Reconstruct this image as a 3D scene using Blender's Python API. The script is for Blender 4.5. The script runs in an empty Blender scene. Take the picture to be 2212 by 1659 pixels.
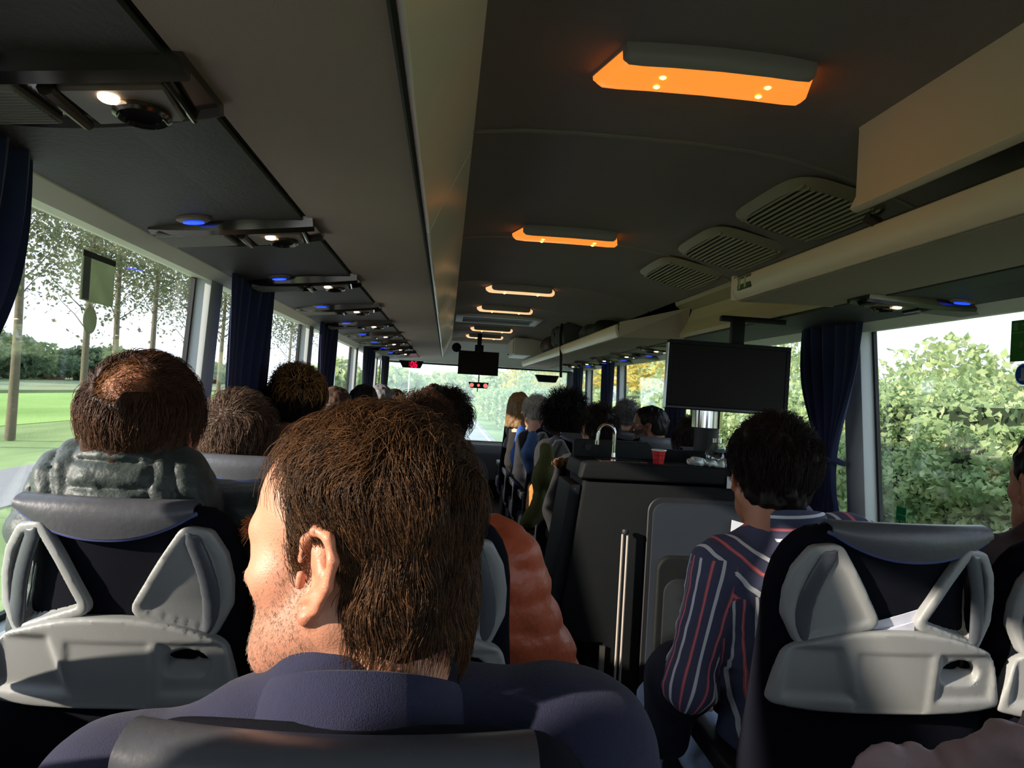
import bpy, bmesh, math, random
import numpy as np
from mathutils import Vector, Matrix, Euler
SC = bpy.context.scene
COL = SC.collection
rnd = random.Random(7)
rng = np.random.default_rng(7)
PI = math.pi
R = math.radians
# ------------------------------------------------------------------ camera
cam_data = bpy.data.cameras.new('camera')
cam = bpy.data.objects.new('camera', cam_data)
COL.objects.link(cam)
cam_data.sensor_width = 36.0
cam_data.lens = 1600.0 / 2212.0 * 36.0
cam_data.clip_start = 0.05
cam_data.clip_end = 900
def aim(loc, yaw, pitch, roll):
    y, p, r = R(yaw), R(pitch), R(roll)
    rt = Vector((math.cos(y), -math.sin(y), 0))
    fw = Vector((math.sin(y) * math.cos(p), math.cos(y) * math.cos(p), math.sin(p)))
    up = rt.cross(fw)
    r2 = rt * math.cos(r) + up * math.sin(r)
    u2 = up * math.cos(r) - rt * math.sin(r)
    m = Matrix((r2, u2, -fw)).transposed().to_4x4()
    m.translation = Vector(loc)
    return m
cam.matrix_world = aim((0, 0, 1.36), 5.0, 0.75, 3.3)
SC.camera = cam
# ------------------------------------------------------------------ world, sun, exposure
SC.view_settings.view_transform = 'Standard'
SC.view_settings.look = 'None'
SC.view_settings.gamma = 1.0
SC.view_settings.use_curve_mapping = False
SC.view_settings.exposure = 1.92
world = bpy.data.worlds.new('sky')
SC.world = world
world.use_nodes = True
wn, wl = world.node_tree.nodes, world.node_tree.links
wn.clear()
w_out = wn.new('ShaderNodeOutputWorld')
w_bg = wn.new('ShaderNodeBackground')
w_tc = wn.new('ShaderNodeTexCoord')
w_sep = wn.new('ShaderNodeSeparateXYZ')
w_ramp = wn.new('ShaderNodeValToRGB')
w_ramp.color_ramp.elements[0].position = 0.0
w_ramp.color_ramp.elements[0].color = (0.76, 0.855, 0.97, 1)
w_ramp.color_ramp.elements[1].position = 0.75
w_ramp.color_ramp.elements[1].color = (0.50, 0.66, 0.88, 1)
wl.new(w_tc.outputs['Generated'], w_sep.inputs[0])
wl.new(w_sep.outputs['Z'], w_ramp.inputs[0])
wl.new(w_ramp.outputs[0], w_bg.inputs['Color'])
w_bg.inputs['Strength'].default_value = 0.80
wl.new(w_bg.outputs[0], w_out.inputs[0])
sun_d = bpy.data.lights.new('sun', 'SUN')
sun_d.energy = 2.9
sun_d.angle = R(1.2)
sun_d.color = (1.0, 0.89, 0.76)
sun = bpy.data.objects.new('sun', sun_d)
COL.objects.link(sun)
SUN_FROM = Vector((-0.90, -0.34, 0.33)).normalized()      # where the sunlight comes from
sun.rotation_euler = SUN_FROM.to_track_quat('Z', 'Y').to_euler()
sun.location = (0, 0, 30)

# ------------------------------------------------------------------ helpers
def lin(h):
    h = h.lstrip('#')
    v = [int(h[i:i + 2], 16) / 255 for i in (0, 2, 4)]
    return tuple((c / 12.92 if c <= 0.04045 else ((c + 0.055) / 1.055) ** 2.4) for c in v) + (1.0,)
MATS = {}
def mat(name, color='#808080', rough=0.6, metal=0.0, var=0.0, vscale=8.0, bump=0.0, bscale=200.0,
        emit=None, estr=0.0, spec=0.5, sheen=0.0, coat=0.0, trans=0.0, bstretch=None, sss=0.0):
    if name in MATS:
        return MATS[name]
    m = bpy.data.materials.new(name)
    m.use_nodes = True
    nt = m.node_tree
    b = nt.nodes['Principled BSDF']
    c = lin(color)
    b.inputs['Base Color'].default_value = c
    b.inputs['Roughness'].default_value = rough
    b.inputs['Metallic'].default_value = metal
    b.inputs['Specular IOR Level'].default_value = spec
    if sheen:
        b.inputs['Sheen Weight'].default_value = sheen
    if coat:
        b.inputs['Coat Weight'].default_value = coat
    if trans:
        b.inputs['Transmission Weight'].default_value = trans
    if sss:
        b.inputs['Subsurface Weight'].default_value = sss
        b.inputs['Subsurface Radius'].default_value = (0.012, 0.004, 0.002)
        b.inputs['Subsurface Scale'].default_value = 1.0
    if emit:
        b.inputs['Emission Color'].default_value = lin(emit)
        b.inputs['Emission Strength'].default_value = estr
    tc = nt.nodes.new('ShaderNodeTexCoord')
    if var:
        n = nt.nodes.new('ShaderNodeTexNoise')
        n.inputs['Scale'].default_value = vscale
        n.inputs['Detail'].default_value = 4
        nt.links.new(tc.outputs['Object'], n.inputs['Vector'])
        mx = nt.nodes.new('ShaderNodeMixRGB')
        mx.inputs[1].default_value = tuple(max(0, v * (1 - var)) for v in c[:3]) + (1,)
        mx.inputs[2].default_value = tuple(min(1, v * (1 + var)) for v in c[:3]) + (1,)
        nt.links.new(n.outputs['Fac'], mx.inputs[0])
        nt.links.new(mx.outputs[0], b.inputs['Base Color'])
    if bump:
        n2 = nt.nodes.new('ShaderNodeTexNoise')
        n2.inputs['Scale'].default_value = bscale
        n2.inputs['Detail'].default_value = 3
        src = tc.outputs['Object']
        if bstretch:
            mp = nt.nodes.new('ShaderNodeMapping')
            mp.inputs['Scale'].default_value = bstretch
            nt.links.new(src, mp.inputs['Vector'])
            src = mp.outputs[0]
        nt.links.new(src, n2.inputs['Vector'])
        bp = nt.nodes.new('ShaderNodeBump')
        bp.inputs['Strength'].default_value = bump
        bp.inputs['Distance'].default_value = 0.01
        nt.links.new(n2.outputs['Fac'], bp.inputs['Height'])
        nt.links.new(bp.outputs[0], b.inputs['Normal'])
    MATS[name] = m
    return m
def glass_mat(name, tint=(0.97, 0.97, 0.965), refl=0.05, haze=0.0):
    if name in MATS:
        return MATS[name]
    m = bpy.data.materials.new(name)
    m.use_nodes = True
    nt = m.node_tree
    nt.nodes.clear()
    o = nt.nodes.new('ShaderNodeOutputMaterial')
    mix = nt.nodes.new('ShaderNodeMixShader')
    t = nt.nodes.new('ShaderNodeBsdfTransparent')
    t.inputs[0].default_value = tint + (1,)
    g = nt.nodes.new('ShaderNodeBsdfGlossy')
    g.inputs['Roughness'].default_value = 0.02
    lw = nt.nodes.new('ShaderNodeLayerWeight')
    lw.inputs[0].default_value = 0.25
    mu = nt.nodes.new('ShaderNodeMath')
    mu.operation = 'MULTIPLY_ADD'
    mu.inputs[1].default_value = 0.30
    mu.inputs[2].default_value = refl * 0.4
    nt.links.new(lw.outputs['Fresnel'], mu.inputs[0])
    nt.links.new(mu.outputs[0], mix.inputs[0])
    if haze:      # pale translucent share imitating veiling glare in the glass
        tl = nt.nodes.new('ShaderNodeBsdfTranslucent')
        tl.inputs[0].default_value = (0.95, 0.98, 0.95, 1)
        mh = nt.nodes.new('ShaderNodeMixShader')
        mh.inputs[0].default_value = haze
        nt.links.new(t.outputs[0], mh.inputs[1]); nt.links.new(tl.outputs[0], mh.inputs[2])
        nt.links.new(mh.outputs[0], mix.inputs[1])
    else:
        nt.links.new(t.outputs[0], mix.inputs[1])
    nt.links.new(g.outputs[0], mix.inputs[2])
    nt.links.new(mix.outputs[0], o.inputs[0])
    MATS[name] = m
    return m

def mesh_np(name, verts, faces, smooth=True):
    """verts (n,3), faces (m,3|4) int arrays"""
    verts = np.ascontiguousarray(verts, dtype=np.float32)
    faces = np.ascontiguousarray(faces, dtype=np.int32)
    me = bpy.data.meshes.new(name)
    me.vertices.add(len(verts))
    me.vertices.foreach_set('co', verts.ravel())
    k = faces.shape[1]
    me.loops.add(len(faces) * k)
    me.loops.foreach_set('vertex_index', faces.ravel())
    me.polygons.add(len(faces))
    me.polygons.foreach_set('loop_start', np.arange(0, len(faces) * k, k, dtype=np.int32))
    me.polygons.foreach_set('loop_total', np.full(len(faces), k, dtype=np.int32))
    me.update(calc_edges=True)
    if smooth:
        me.polygons.foreach_set('use_smooth', np.ones(len(faces), dtype=bool))
    me.validate()
    return me
def link(name, me, m=None, parent=None, loc=None, rot=None):
    o = bpy.data.objects.new(name, me)
    COL.objects.link(o)
    if m is not None and me is not None:
        ms = m if isinstance(m, (list, tuple)) else [m]
        if not me.materials:
            for q in ms:
                me.materials.append(q)
    if parent is not None:
        o.parent = parent
    if loc is not None:
        o.location = loc
    if rot is not None:
        o.rotation_euler = rot
    return o
def tag(o, label=None, cat=None, group=None, kind=None):
    if label: o['label'] = label
    if cat: o['category'] = cat
    if group: o['group'] = group
    if kind: o['kind'] = kind
    return o
def empty(name, loc=(0, 0, 0), rz=0.0):
    o = bpy.data.objects.new(name, None)
    COL.objects.link(o)
    o.location = loc
    o.rotation_euler = (0, 0, rz)
    o.empty_display_size = 0.05
    return o
def copy_tree(o, parent=None):
    c = o.copy()
    COL.objects.link(c)
    c.parent = parent
    for ch in list(o.children):
        copy_tree(ch, c)
    return c

class MB:
    """collects shapes, builds ONE mesh object"""
    def __init__(s):
        s.v, s.f = [], []
    def add(s, vs, fs):
        n = len(s.v)
        s.v.extend(tuple(v) for v in vs)
        s.f.extend(tuple(i + n for i in f) for f in fs)
        return s
    def box(s, c, d, rot=None):
        x, y, z = d[0] / 2, d[1] / 2, d[2] / 2
        vs = [(-x, -y, -z), (x, -y, -z), (x, y, -z), (-x, y, -z), (-x, -y, z), (x, -y, z), (x, y, z), (-x, y, z)]
        if rot:
            mm = Euler(rot).to_matrix()
            vs = [mm @ Vector(v) for v in vs]
        vs = [(v[0] + c[0], v[1] + c[1], v[2] + c[2]) for v in vs]
        return s.add(vs, [(3, 2, 1, 0), (4, 5, 6, 7), (0, 1, 5, 4), (1, 2, 6, 5), (2, 3, 7, 6), (3, 0, 4, 7)])
    def prism(s, poly, a, b, axis='y'):
        """poly: 2-D points; axis y -> (x,z), axis x -> (y,z), axis z -> (x,y)"""
        def p3(p, t):
            return {'y': (p[0], t, p[1]), 'x': (t, p[0], p[1]), 'z': (p[0], p[1], t)}[axis]
        n = len(poly)
        vs = [p3(p, a) for p in poly] + [p3(p, b) for p in poly]
        fs = [tuple(range(n - 1, -1, -1)), tuple(range(n, 2 * n))]
        for i in range(n):
            j = (i + 1) % n
            fs.append((i, j, n + j, n + i))
        return s.add(vs, fs)
    def strip(s, line, th, a, b, axis='y'):
        """a polyline thickened to th and extruded"""
        pts = [Vector(p) for p in line]
        up, dn = [], []
        for i, p in enumerate(pts):
            t = (pts[min(i + 1, len(pts) - 1)] - pts[max(i - 1, 0)])
            nrm = Vector((-t.y, t.x)).normalized() * th / 2
            up.append(p + nrm); dn.append(p - nrm)
        n = len(pts)
        def p3(p, t):
            return {'y': (p[0], t, p[1]), 'x': (t, p[0], p[1]), 'z': (p[0], p[1], t)}[axis]
        vs = [p3(p, t) for t in (a, b) for p in up + dn]
        fs = []
        for i in range(n - 1):
            u0, u1, d0, d1 = i, i + 1, n + i, n + i + 1
            fs += [(u0, u1, 2 * n + u1, 2 * n + u0), (d1, d0, 2 * n + d0, 2 * n + d1), (u1, u0, d0, d1), (2 * n + u0, 2 * n + u1, 2 * n + d1, 2 * n + d0)]
        fs += [(0, 2 * n, 3 * n, n), (n - 1, 2 * n - 1, 4 * n - 1, 3 * n - 1)]
        return s.add(vs, fs)
    def tube(s, pts, r, n=8, cap=True, closed=False):
        pts = [Vector(p) for p in pts]
        rs = r if isinstance(r, (list, tuple)) else [r] * len(pts)
        base = len(s.v)
        up = Vector((0, 0, 1))
        m = len(pts)
        for i, p in enumerate(pts):
            if closed:
                t = (pts[(i + 1) % m] - pts[i - 1]).normalized()
            else:
                t = (pts[min(i + 1, m - 1)] - pts[max(i - 1, 0)]).normalized()
            a = t.cross(up)
            if a.length < 0.1:
                a = t.cross(Vector((0, 1, 0)))
            a.normalize()
            b = a.cross(t)
            for k in range(n):
                th = 2 * PI * k / n
                s.v.append(tuple(p + (a * math.cos(th) + b * math.sin(th)) * rs[i]))
        for i in range(m if closed else m - 1):
            i2 = (i + 1) % m
            for k in range(n):
                k2 = (k + 1) % n
                s.f.append((base + i * n + k, base + i * n + k2, base + i2 * n + k2, base + i2 * n + k))
        if cap and not closed:
            s.f.append(tuple(base + k for k in range(n))[::-1])
            s.f.append(tuple(base + (m - 1) * n + k for k in range(n)))
        return s
    def lathe(s, prof, c, n=24, axis='z', cap=True):
        base = len(s.v)
        for (r, t) in prof:
            for k in range(n):
                th = 2 * PI * k / n
                a, b = r * math.cos(th), r * math.sin(th)
                q = {'z': (a, b, t), 'y': (a, t, b), 'x': (t, a, b)}[axis]
                s.v.append((q[0] + c[0], q[1] + c[1], q[2] + c[2]))
        for i in range(len(prof) - 1):
            for k in range(n):
                k2 = (k + 1) % n
                s.f.append((base + i * n + k, base + i * n + k2, base + (i + 1) * n + k2, base + (i + 1) * n + k))
        if cap:
            s.f.append(tuple(base + k for k in range(n))[::-1])
            s.f.append(tuple(base + (len(prof) - 1) * n + k for k in range(n)))
        return s
    def loft(s, rings, cap=True):
        base = len(s.v)
        n = len(rings[0])
        for rg in rings:
            s.v.extend(tuple(p) for p in rg)
        for i in range(len(rings) - 1):
            for k in range(n):
                k2 = (k + 1) % n
                s.f.append((base + i * n + k, base + i * n + k2, base + (i + 1) * n + k2, base + (i + 1) * n + k))
        if cap:
            s.f.append(tuple(base + k for k in range(n))[::-1])
            s.f.append(tuple(base + (len(rings) - 1) * n + k for k in range(n)))
        return s
    def grid(s, fn, nu, nv):
        base = len(s.v)
        for i in range(nu + 1):
            for j in range(nv + 1):
                s.v.append(tuple(fn(i / nu, j / nv)))
        for i in range(nu):
            for j in range(nv):
                a = base + i * (nv + 1) + j
                s.f.append((a, a + nv + 1, a + nv + 2, a + 1))
        return s
    def mesh(s, name, smooth=False, bevel=0.0, seg=2, solid=0.0, angle=40):
        me = bpy.data.meshes.new(name)
        bm = bmesh.new()
        bv = [bm.verts.new(v) for v in s.v]
        for f in s.f:
            try:
                bm.faces.new([bv[i] for i in f])
            except ValueError:
                pass
        bmesh.ops.recalc_face_normals(bm, faces=bm.faces[:])
        if solid:
            bmesh.ops.solidify(bm, geom=bm.faces[:], thickness=solid)
        if bevel:
            es = [e for e in bm.edges if len(e.link_faces) == 2 and e.calc_face_angle(0) > R(30)]
            bmesh.ops.bevel(bm, geom=es, offset=bevel, segments=seg, profile=0.6, affect='EDGES', clamp_overlap=True)
        if smooth or bevel:
            for f in bm.faces:
                f.smooth = True
            for e in bm.edges:
                if len(e.link_faces) == 2 and e.calc_face_angle(0) > R(angle):
                    e.smooth = False
        bm.to_mesh(me)
        bm.free()
        return me
    def build(s, name, m, parent=None, loc=None, rot=None, **kw):
        return link(name, s.mesh(name, **kw), m, parent, loc, rot)

# ------------------------------------------------------------------ distance-field modelling
def ell(c, r, rot=None):
    c = np.array(c, float); r = np.array(r, float)
    mm = np.array(Euler(rot).to_matrix()).T if rot else None
    def f(x, y, z):
        x, y, z = x - c[0], y - c[1], z - c[2]
        if mm is not None:
            x, y, z = (mm[0, 0] * x + mm[0, 1] * y + mm[0, 2] * z, mm[1, 0] * x + mm[1, 1] * y + mm[1, 2] * z,
                       mm[2, 0] * x + mm[2, 1] * y + mm[2, 2] * z)
        k0 = np.sqrt((x / r[0]) ** 2 + (y / r[1]) ** 2 + (z / r[2]) ** 2)
        k1 = np.sqrt((x / r[0] ** 2) ** 2 + (y / r[1] ** 2) ** 2 + (z / r[2] ** 2) ** 2) + 1e-9
        return k0 * (k0 - 1.0) / k1
    b = r.max() if rot else r
    return f, c - b, c + b
def cap(a, b, ra, rb=None):
    rb = ra if rb is None else rb
    a = np.array(a, float); b = np.array(b, float)
    d = b - a
    L = max(float(d @ d), 1e-12)
    def f(x, y, z):
        px, py, pz = x - a[0], y - a[1], z - a[2]
        t = np.clip((px * d[0] + py * d[1] + pz * d[2]) / L, 0, 1)
        return np.sqrt((px - d[0] * t) ** 2 + (py - d[1] * t) ** 2 + (pz - d[2] * t) ** 2) - (ra + (rb - ra) * t)
    r = max(ra, rb)
    return f, np.minimum(a, b) - r, np.maximum(a, b) + r
def rbox(c, h, rad=0.01, rot=None):
    c = np.array(c, float); h = np.array(h, float)
    mm = np.array(Euler(rot).to_matrix()).T if rot else None
    def f(x, y, z):
        x, y, z = x - c[0], y - c[1], z - c[2]
        if mm is not None:
            x, y, z = (mm[0, 0] * x + mm[0, 1] * y + mm[0, 2] * z, mm[1, 0] * x + mm[1, 1] * y + mm[1, 2] * z,
                       mm[2, 0] * x + mm[2, 1] * y + mm[2, 2] * z)
        qx, qy, qz = np.abs(x) - h[0] + rad, np.abs(y) - h[1] + rad, np.abs(z) - h[2] + rad
        o = np.sqrt(np.maximum(qx, 0) ** 2 + np.maximum(qy, 0) ** 2 + np.maximum(qz, 0) ** 2)
        return o + np.minimum(np.maximum(qx, np.maximum(qy, qz)), 0) - rad
    b = np.linalg.norm(h) if rot else h
    return f, c - b, c + b
def chain(pts, rs):
    """list of capsules along points"""
    if not isinstance(rs, (list, tuple)):
        rs = [rs] * len(pts)
    return [cap(pts[i], pts[i + 1], rs[i], rs[i + 1]) for i in range(len(pts) - 1)]
class Field:
    def __init__(s, lo, hi, h):
        s.lo = np.array(lo, float); s.h = h
        s.n = np.maximum(((np.array(hi) - s.lo) / h).astype(int) + 2, 3)
        s.ax = [(s.lo[i] + np.arange(s.n[i]) * h).astype(np.float32) for i in range(3)]
        s.d = np.full(tuple(s.n), 1.0, np.float32)
    def _win(s, lo, hi, k):
        m = k + 3 * s.h
        i0 = np.clip(((lo - m - s.lo) / s.h).astype(int), 0, s.n)
        i1 = np.clip(((hi + m - s.lo) / s.h).astype(int) + 2, 0, s.n)
        if np.any(i1 <= i0):
            return None
        sl = tuple(slice(int(a), int(b)) for a, b in zip(i0, i1))
        g = (s.ax[0][sl[0]][:, None, None], s.ax[1][sl[1]][None, :, None], s.ax[2][sl[2]][None, None, :])
        return sl, g
    def add(s, prim, k=0.01):
        if isinstance(prim, list):
            for p in prim: s.add(p, k)
            return s
        f, lo, hi = prim
        w = s._win(lo, hi, k)
        if w is None: return s
        sl, g = w
        a, b = s.d[sl], f(*g).astype(np.float32)
        hh = np.maximum(k - np.abs(a - b), 0) / k if k > 0 else 0
        s.d[sl] = np.minimum(a, b) - hh * hh * k * 0.25
        return s
    def sub(s, prim, k=0.005):
        if isinstance(prim, list):
            for p in prim: s.sub(p, k)
            return s
        f, lo, hi = prim
        w = s._win(lo, hi, k)
        if w is None: return s
        sl, g = w
        a, b = s.d[sl], -f(*g).astype(np.float32)
        hh = np.maximum(k - np.abs(a - b), 0) / k
        s.d[sl] = np.maximum(a, b) + hh * hh * k * 0.25
        return s
    def grids(s):
        return s.ax[0][:, None, None], s.ax[1][None, :, None], s.ax[2][None, None, :]
    def mesh(s):
        d = s.d
        neg = d < 0
        nx, ny, nz = d.shape
        c = np.zeros((nx - 1, ny - 1, nz - 1), np.int8)
        for a in (0, 1):
            for b in (0, 1):
                for e in (0, 1):
                    c += neg[a:nx - 1 + a, b:ny - 1 + b, e:nz - 1 + e]
        act = (c > 0) & (c < 8)
        idx = np.full(act.shape, -1, np.int64)
        ijk = np.argwhere(act)
        idx[act] = np.arange(len(ijk))
        acc = np.zeros((len(ijk), 3)); cnt = np.zeros(len(ijk))
        I, J, K = ijk.T
        corners = [(a, b, e) for a in (0, 1) for b in (0, 1) for e in (0, 1)]
        for p in corners:
            for ax in range(3):
                if p[ax] == 0:
                    q = list(p); q[ax] = 1
                    va = d[I + p[0], J + p[1], K + p[2]]; vb = d[I + q[0], J + q[1], K + q[2]]
                    m = (va < 0) != (vb < 0)
                    t = np.where(m, va / np.where(m, va - vb, 1), 0)
                    pt = np.tile(np.array(p, float), (len(ijk), 1)); pt[:, ax] += t
                    acc[m] += pt[m]; cnt[m] += 1
        v = s.lo + (ijk + acc / np.maximum(cnt, 1)[:, None]) * s.h
        quads = []
        for ax in range(3):
            o = [(1, 2), (2, 0), (0, 1)][ax]
            sl0 = [slice(None)] * 3; sl1 = [slice(None)] * 3
            sl0[ax] = slice(0, d.shape[ax] - 1); sl1[ax] = slice(1, d.shape[ax])
            a, b = neg[tuple(sl0)], neg[tuple(sl1)]
            e = np.argwhere(a != b)
            if not len(e): continue
            ok = (e[:, o[0]] > 0) & (e[:, o[1]] > 0) & (e[:, o[0]] < d.shape[o[0]] - 1) & (e[:, o[1]] < d.shape[o[1]] - 1)
            e = e[ok]
            sg = a[tuple(e.T)]
            def cell(da, db):
                q = e.copy(); q[:, o[0]] -= da; q[:, o[1]] -= db
                return idx[tuple(q.T)]
            q = np.stack([cell(0, 0), cell(1, 0), cell(1, 1), cell(0, 1)], 1)
            q[~sg] = q[~sg][:, ::-1]
            quads.append(q)
        f = np.concatenate(quads) if quads else np.zeros((0, 4), int)
        f = f[(f >= 0).all(1)]
        return v, f
def smooth_np(v, f, it=1, lam=0.5):
    for _ in range(it):
        s = np.zeros_like(v); c = np.zeros(len(v))
        for i in range(4):
            a, b = f[:, i], f[:, (i + 1) % 4]
            np.add.at(s, a, v[b]); np.add.at(c, a, 1)
            np.add.at(s, b, v[a]); np.add.at(c, b, 1)
        v = v + lam * (s / np.maximum(c, 1)[:, None] - v)
    return v
_lat = rng.random((24, 24, 24)).astype(np.float32)
def vnoise(x, y, z, sc=1.0):
    """cheap value noise -1..1 on broadcastable arrays"""
    x, y, z = np.broadcast_arrays(np.asarray(x) * sc, np.asarray(y) * sc, np.asarray(z) * sc)
    xi, yi, zi = np.floor(x).astype(int), np.floor(y).astype(int), np.floor(z).astype(int)
    fx, fy, fz = x - xi, y - yi, z - zi
    fx, fy, fz = fx * fx * (3 - 2 * fx), fy * fy * (3 - 2 * fy), fz * fz * (3 - 2 * fz)
    r = 0
    for a in (0, 1):
        for b in (0, 1):
            for c in (0, 1):
                r = r + _lat[(xi + a) % 24, (yi + b) % 24, (zi + c) % 24] * (fx if a else 1 - fx) * (fy if b else 1 - fy) * (fz if c else 1 - fz)
    return r * 2 - 1
def sstep(a, b, x):
    t = np.clip((x - a) / (b - a), 0, 1)
    return t * t * (3 - 2 * t)
# ================================================================== the setting: coach shell
XL, XR = -0.80, 1.60          # inner wall planes
YB, YF = -2.4, 9.75           # back wall, windscreen
ZS, ZW = 0.84, 1.715          # sill, window top
ZC = 2.04                     # ceiling
M_floor = mat('floor_vinyl', '#4a4038', 0.45, var=0.25, vscale=30, bump=0.15, bscale=300)
M_wall = mat('wall_felt', '#3b3d40', 0.95, var=0.15, vscale=60, bump=0.4, bscale=900)
M_pillar = mat('pillar_plastic', '#b9bdbb', 0.45, var=0.05)
M_trimw = mat('window_trim_cream', '#c9caae', 0.5, var=0.06, vscale=5)
M_gask = mat('black_rubber', '#0d100f', 0.6)
M_ceil = mat('ceiling_fabric', '#8d827f', 0.95, var=0.08, vscale=3, bump=0.5, bscale=700)
M_seam = mat('seam_strip', '#8c867a', 0.6)
M_alu = mat('brushed_aluminium', '#b8b3aa', 0.35, metal=0.9, bump=0.1, bscale=400, bstretch=(1, 0.05, 1))
M_glass = glass_mat('window_glass')
M_glassf = glass_mat('windscreen_glass', (0.97, 1.0, 0.98), 0.03, 0.18)

fl = MB()
fl.prism([(XL - .05, 0), (0.18, 0), (0.18, -0.12), (0.62, -0.12), (0.62, 0), (XR + .05, 0), (XR + .05, -0.2), (XL - .05, -0.2)], YB, YF)
tag(fl.build('floor', M_floor), kind='structure')
for k, (x0, x1) in enumerate(((0.165, 0.195), (0.605, 0.635))):
    t = MB()
    t.prism([(x0, -0.03), (x0, 0.006), (x1, 0.006), (x1, -0.03)], YB, 8.3)
    tag(t.build('trim_%d' % (k + 1), M_alu, bevel=0.003), kind='structure')

# side walls below the windows, cove above
def side_wall(name, x, s):
    w = MB()
    w.prism([(x, 0), (x, ZS), (x + s * 0.05, ZS), (x + s * 0.09, 0)], YB, YF)
    o = w.build(name, M_wall, bevel=0.006)
    tag(o, kind='structure')
    c = MB()
    c.prism([(x + s * 0.0, ZW), (x + s * 0.0, ZC + 0.1), (x + s * 0.09, ZC + 0.1), (x + s * 0.09, ZW)], YB, YF)
    c.build('cove_panel', M_wall, o)
    l = MB()
    l.prism([(x - s * 0.012, ZS - 0.03), (x - s * 0.012, ZS + 0.012), (x + s * 0.06, ZS + 0.012), (x + s * 0.06, ZS - 0.03)], YB, YF)
    l.build('window_ledge', M_pillar, o, bevel=0.005)
    t = MB()      # cream strip above the glass
    t.strip([(x + s * 0.07, ZW - 0.022), (x + s * 0.005, ZW - 0.030), (x - s * 0.03, ZW - 0.004), (x - s * 0.045, ZW + 0.024)], 0.012, YB, YF - 0.3)
    t.build('window_header', M_trimw, o)
    return o
wall_l = side_wall('wall_left', XL, -1)
wall_r = side_wall('wall_right', XR, 1)
# pillars lean towards the back at the bottom
def pillar(wall, x, s, yt, w=0.13, lean=0.13):
    p = MB()
    q0, q1 = [], []
    for (z, yy) in ((ZS, yt - lean), (ZW + 0.02, yt)):
        q0 += [(x, yy - w / 2, z), (x, yy + w / 2, z)]
        q1 += [(x + s * 0.06, yy - w / 2, z), (x + s * 0.06, yy + w / 2, z)]
    v = [q0[0], q0[1], q0[3], q0[2], q1[0], q1[1], q1[3], q1[2]]
    p.add(v, [(0, 1, 2, 3), (7, 6, 5, 4), (0, 4, 5, 1), (1, 5, 6, 2), (2, 6, 7, 3), (3, 7, 4, 0)])
    return p.build('pillar', M_pillar, wall, bevel=0.008)
PL = [-1.1, 0.78, 2.62, 4.40, 6.62, 8.5]
PRt = [-0.9, 0.9, 2.85, 4.75, 6.9, 8.5]
for y in PL: pillar(wall_l, XL, -1, y)
for y in PRt: pillar(wall_r, XR, 1, y)
wn_i = 0
def window(x, s, y0, y1, lean=0.13):
    """one bonded side pane with its black edge band"""
    global wn_i
    wn_i += 1
    xo = x + s * 0.05
    fr = MB()
    z0, z1 = ZS - 0.01, ZW + 0.03
    def pt(y, z):
        return (xo, y - lean * (1 - (z - ZS) / (ZW - ZS)), z)
    out = [pt(y0, z0), pt(y1, z0), pt(y1, z1), pt(y0, z1)]
    g = 0.035
    inn = [pt(y0 + g, z0 + g), pt(y1 - g, z0 + g), pt(y1 - g, z1 - 0.02), pt(y0 + g, z1 - 0.02)]
    th = s * 0.014
    vs = out + inn + [(a + th, b, c) for a, b, c in out] + [(a + th, b, c) for a, b, c in inn]
    fs = []
    for i in range(4):
        j = (i + 1) % 4
        fs += [(i, j, 4 + j, 4 + i), (8 + i, 12 + i, 12 + j, 8 + j), (i, 8 + i, 8 + j, j), (4 + i, 4 + j, 12 + j, 12 + i)]
    o = fr.add(vs, fs).build('window_%d' % wn_i, M_gask)
    tag(o, kind='structure')
    pn = MB()
    vs = [(a + s * 0.005, b, c) for a, b, c in inn] + [(a + s * 0.010, b, c) for a, b, c in inn]
    pn.add(vs, [(0, 1, 2, 3), (7, 6, 5, 4), (0, 4, 5, 1), (1, 5, 6, 2), (2, 6, 7, 3), (3, 7, 4, 0)])
    pn.build('pane', M_glass, o)
    return o
edges_l = [-2.35] + PL + [9.6]
for a, b in zip(edges_l[:-1], edges_l[1:]): window(XL, -1, a + 0.045, b - 0.045)
edges_r = [-2.35] + PRt + [9.6]
for a, b in zip(edges_r[:-1], edges_r[1:]): window(XR, 1, a + 0.045, b - 0.045)

# ceiling: crowned panels between light seams, a cove on the right falling to the rack
CX = 0.44
def ceil_z(x):
    return ZC - 0.06 * ((x - CX) / 0.5) ** 2 * (abs(x - CX) / 0.5) * 0.6
prof = [(0.02, 0), (0.15, 0), (0.3, 0), (0.44, 0), (0.6, 0), (0.75, 0), (0.88, 0), (0.98, 0), (1.06, 0), (1.14, 0), (1.22, 0)]
cp = []
for (x, _) in prof:
    z = ceil_z(x) if x < 0.9 else ceil_z(0.9) - (x - 0.9) * 0.22 - (x - 0.9) ** 2 * 0.25
    cp.append((x, z))
base = MB()
base.prism([(XL - .08, ZC + 0.06), (XR + .08, ZC + 0.06), (XR + .08, ZC + 0.1), (XL - .08, ZC + 0.1)], YB, YF)
ceiling = base.build('ceiling', M_ceil)
tag(ceiling, kind='structure')
SEAMS = [-2.4, -0.72, 0.57, 1.86, 3.15, 4.45, 5.75, 7.05, 8.2, 9.3]
for a, b in zip(SEAMS[:-1], SEAMS[1:]):
    p = MB()
    p.strip(cp, 0.012, a + 0.008, b - 0.008)
    o = p.build('ceiling_panel', M_ceil, ceiling, bevel=0.004, seg=1)
    if b < 9.2:
        q = MB()
        q.strip([(x, z - 0.002) for x, z in cp], 0.014, b - 0.010, b + 0.010)
        q.build('seam_strip', M_seam, ceiling, bevel=0.003, seg=1)
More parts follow.
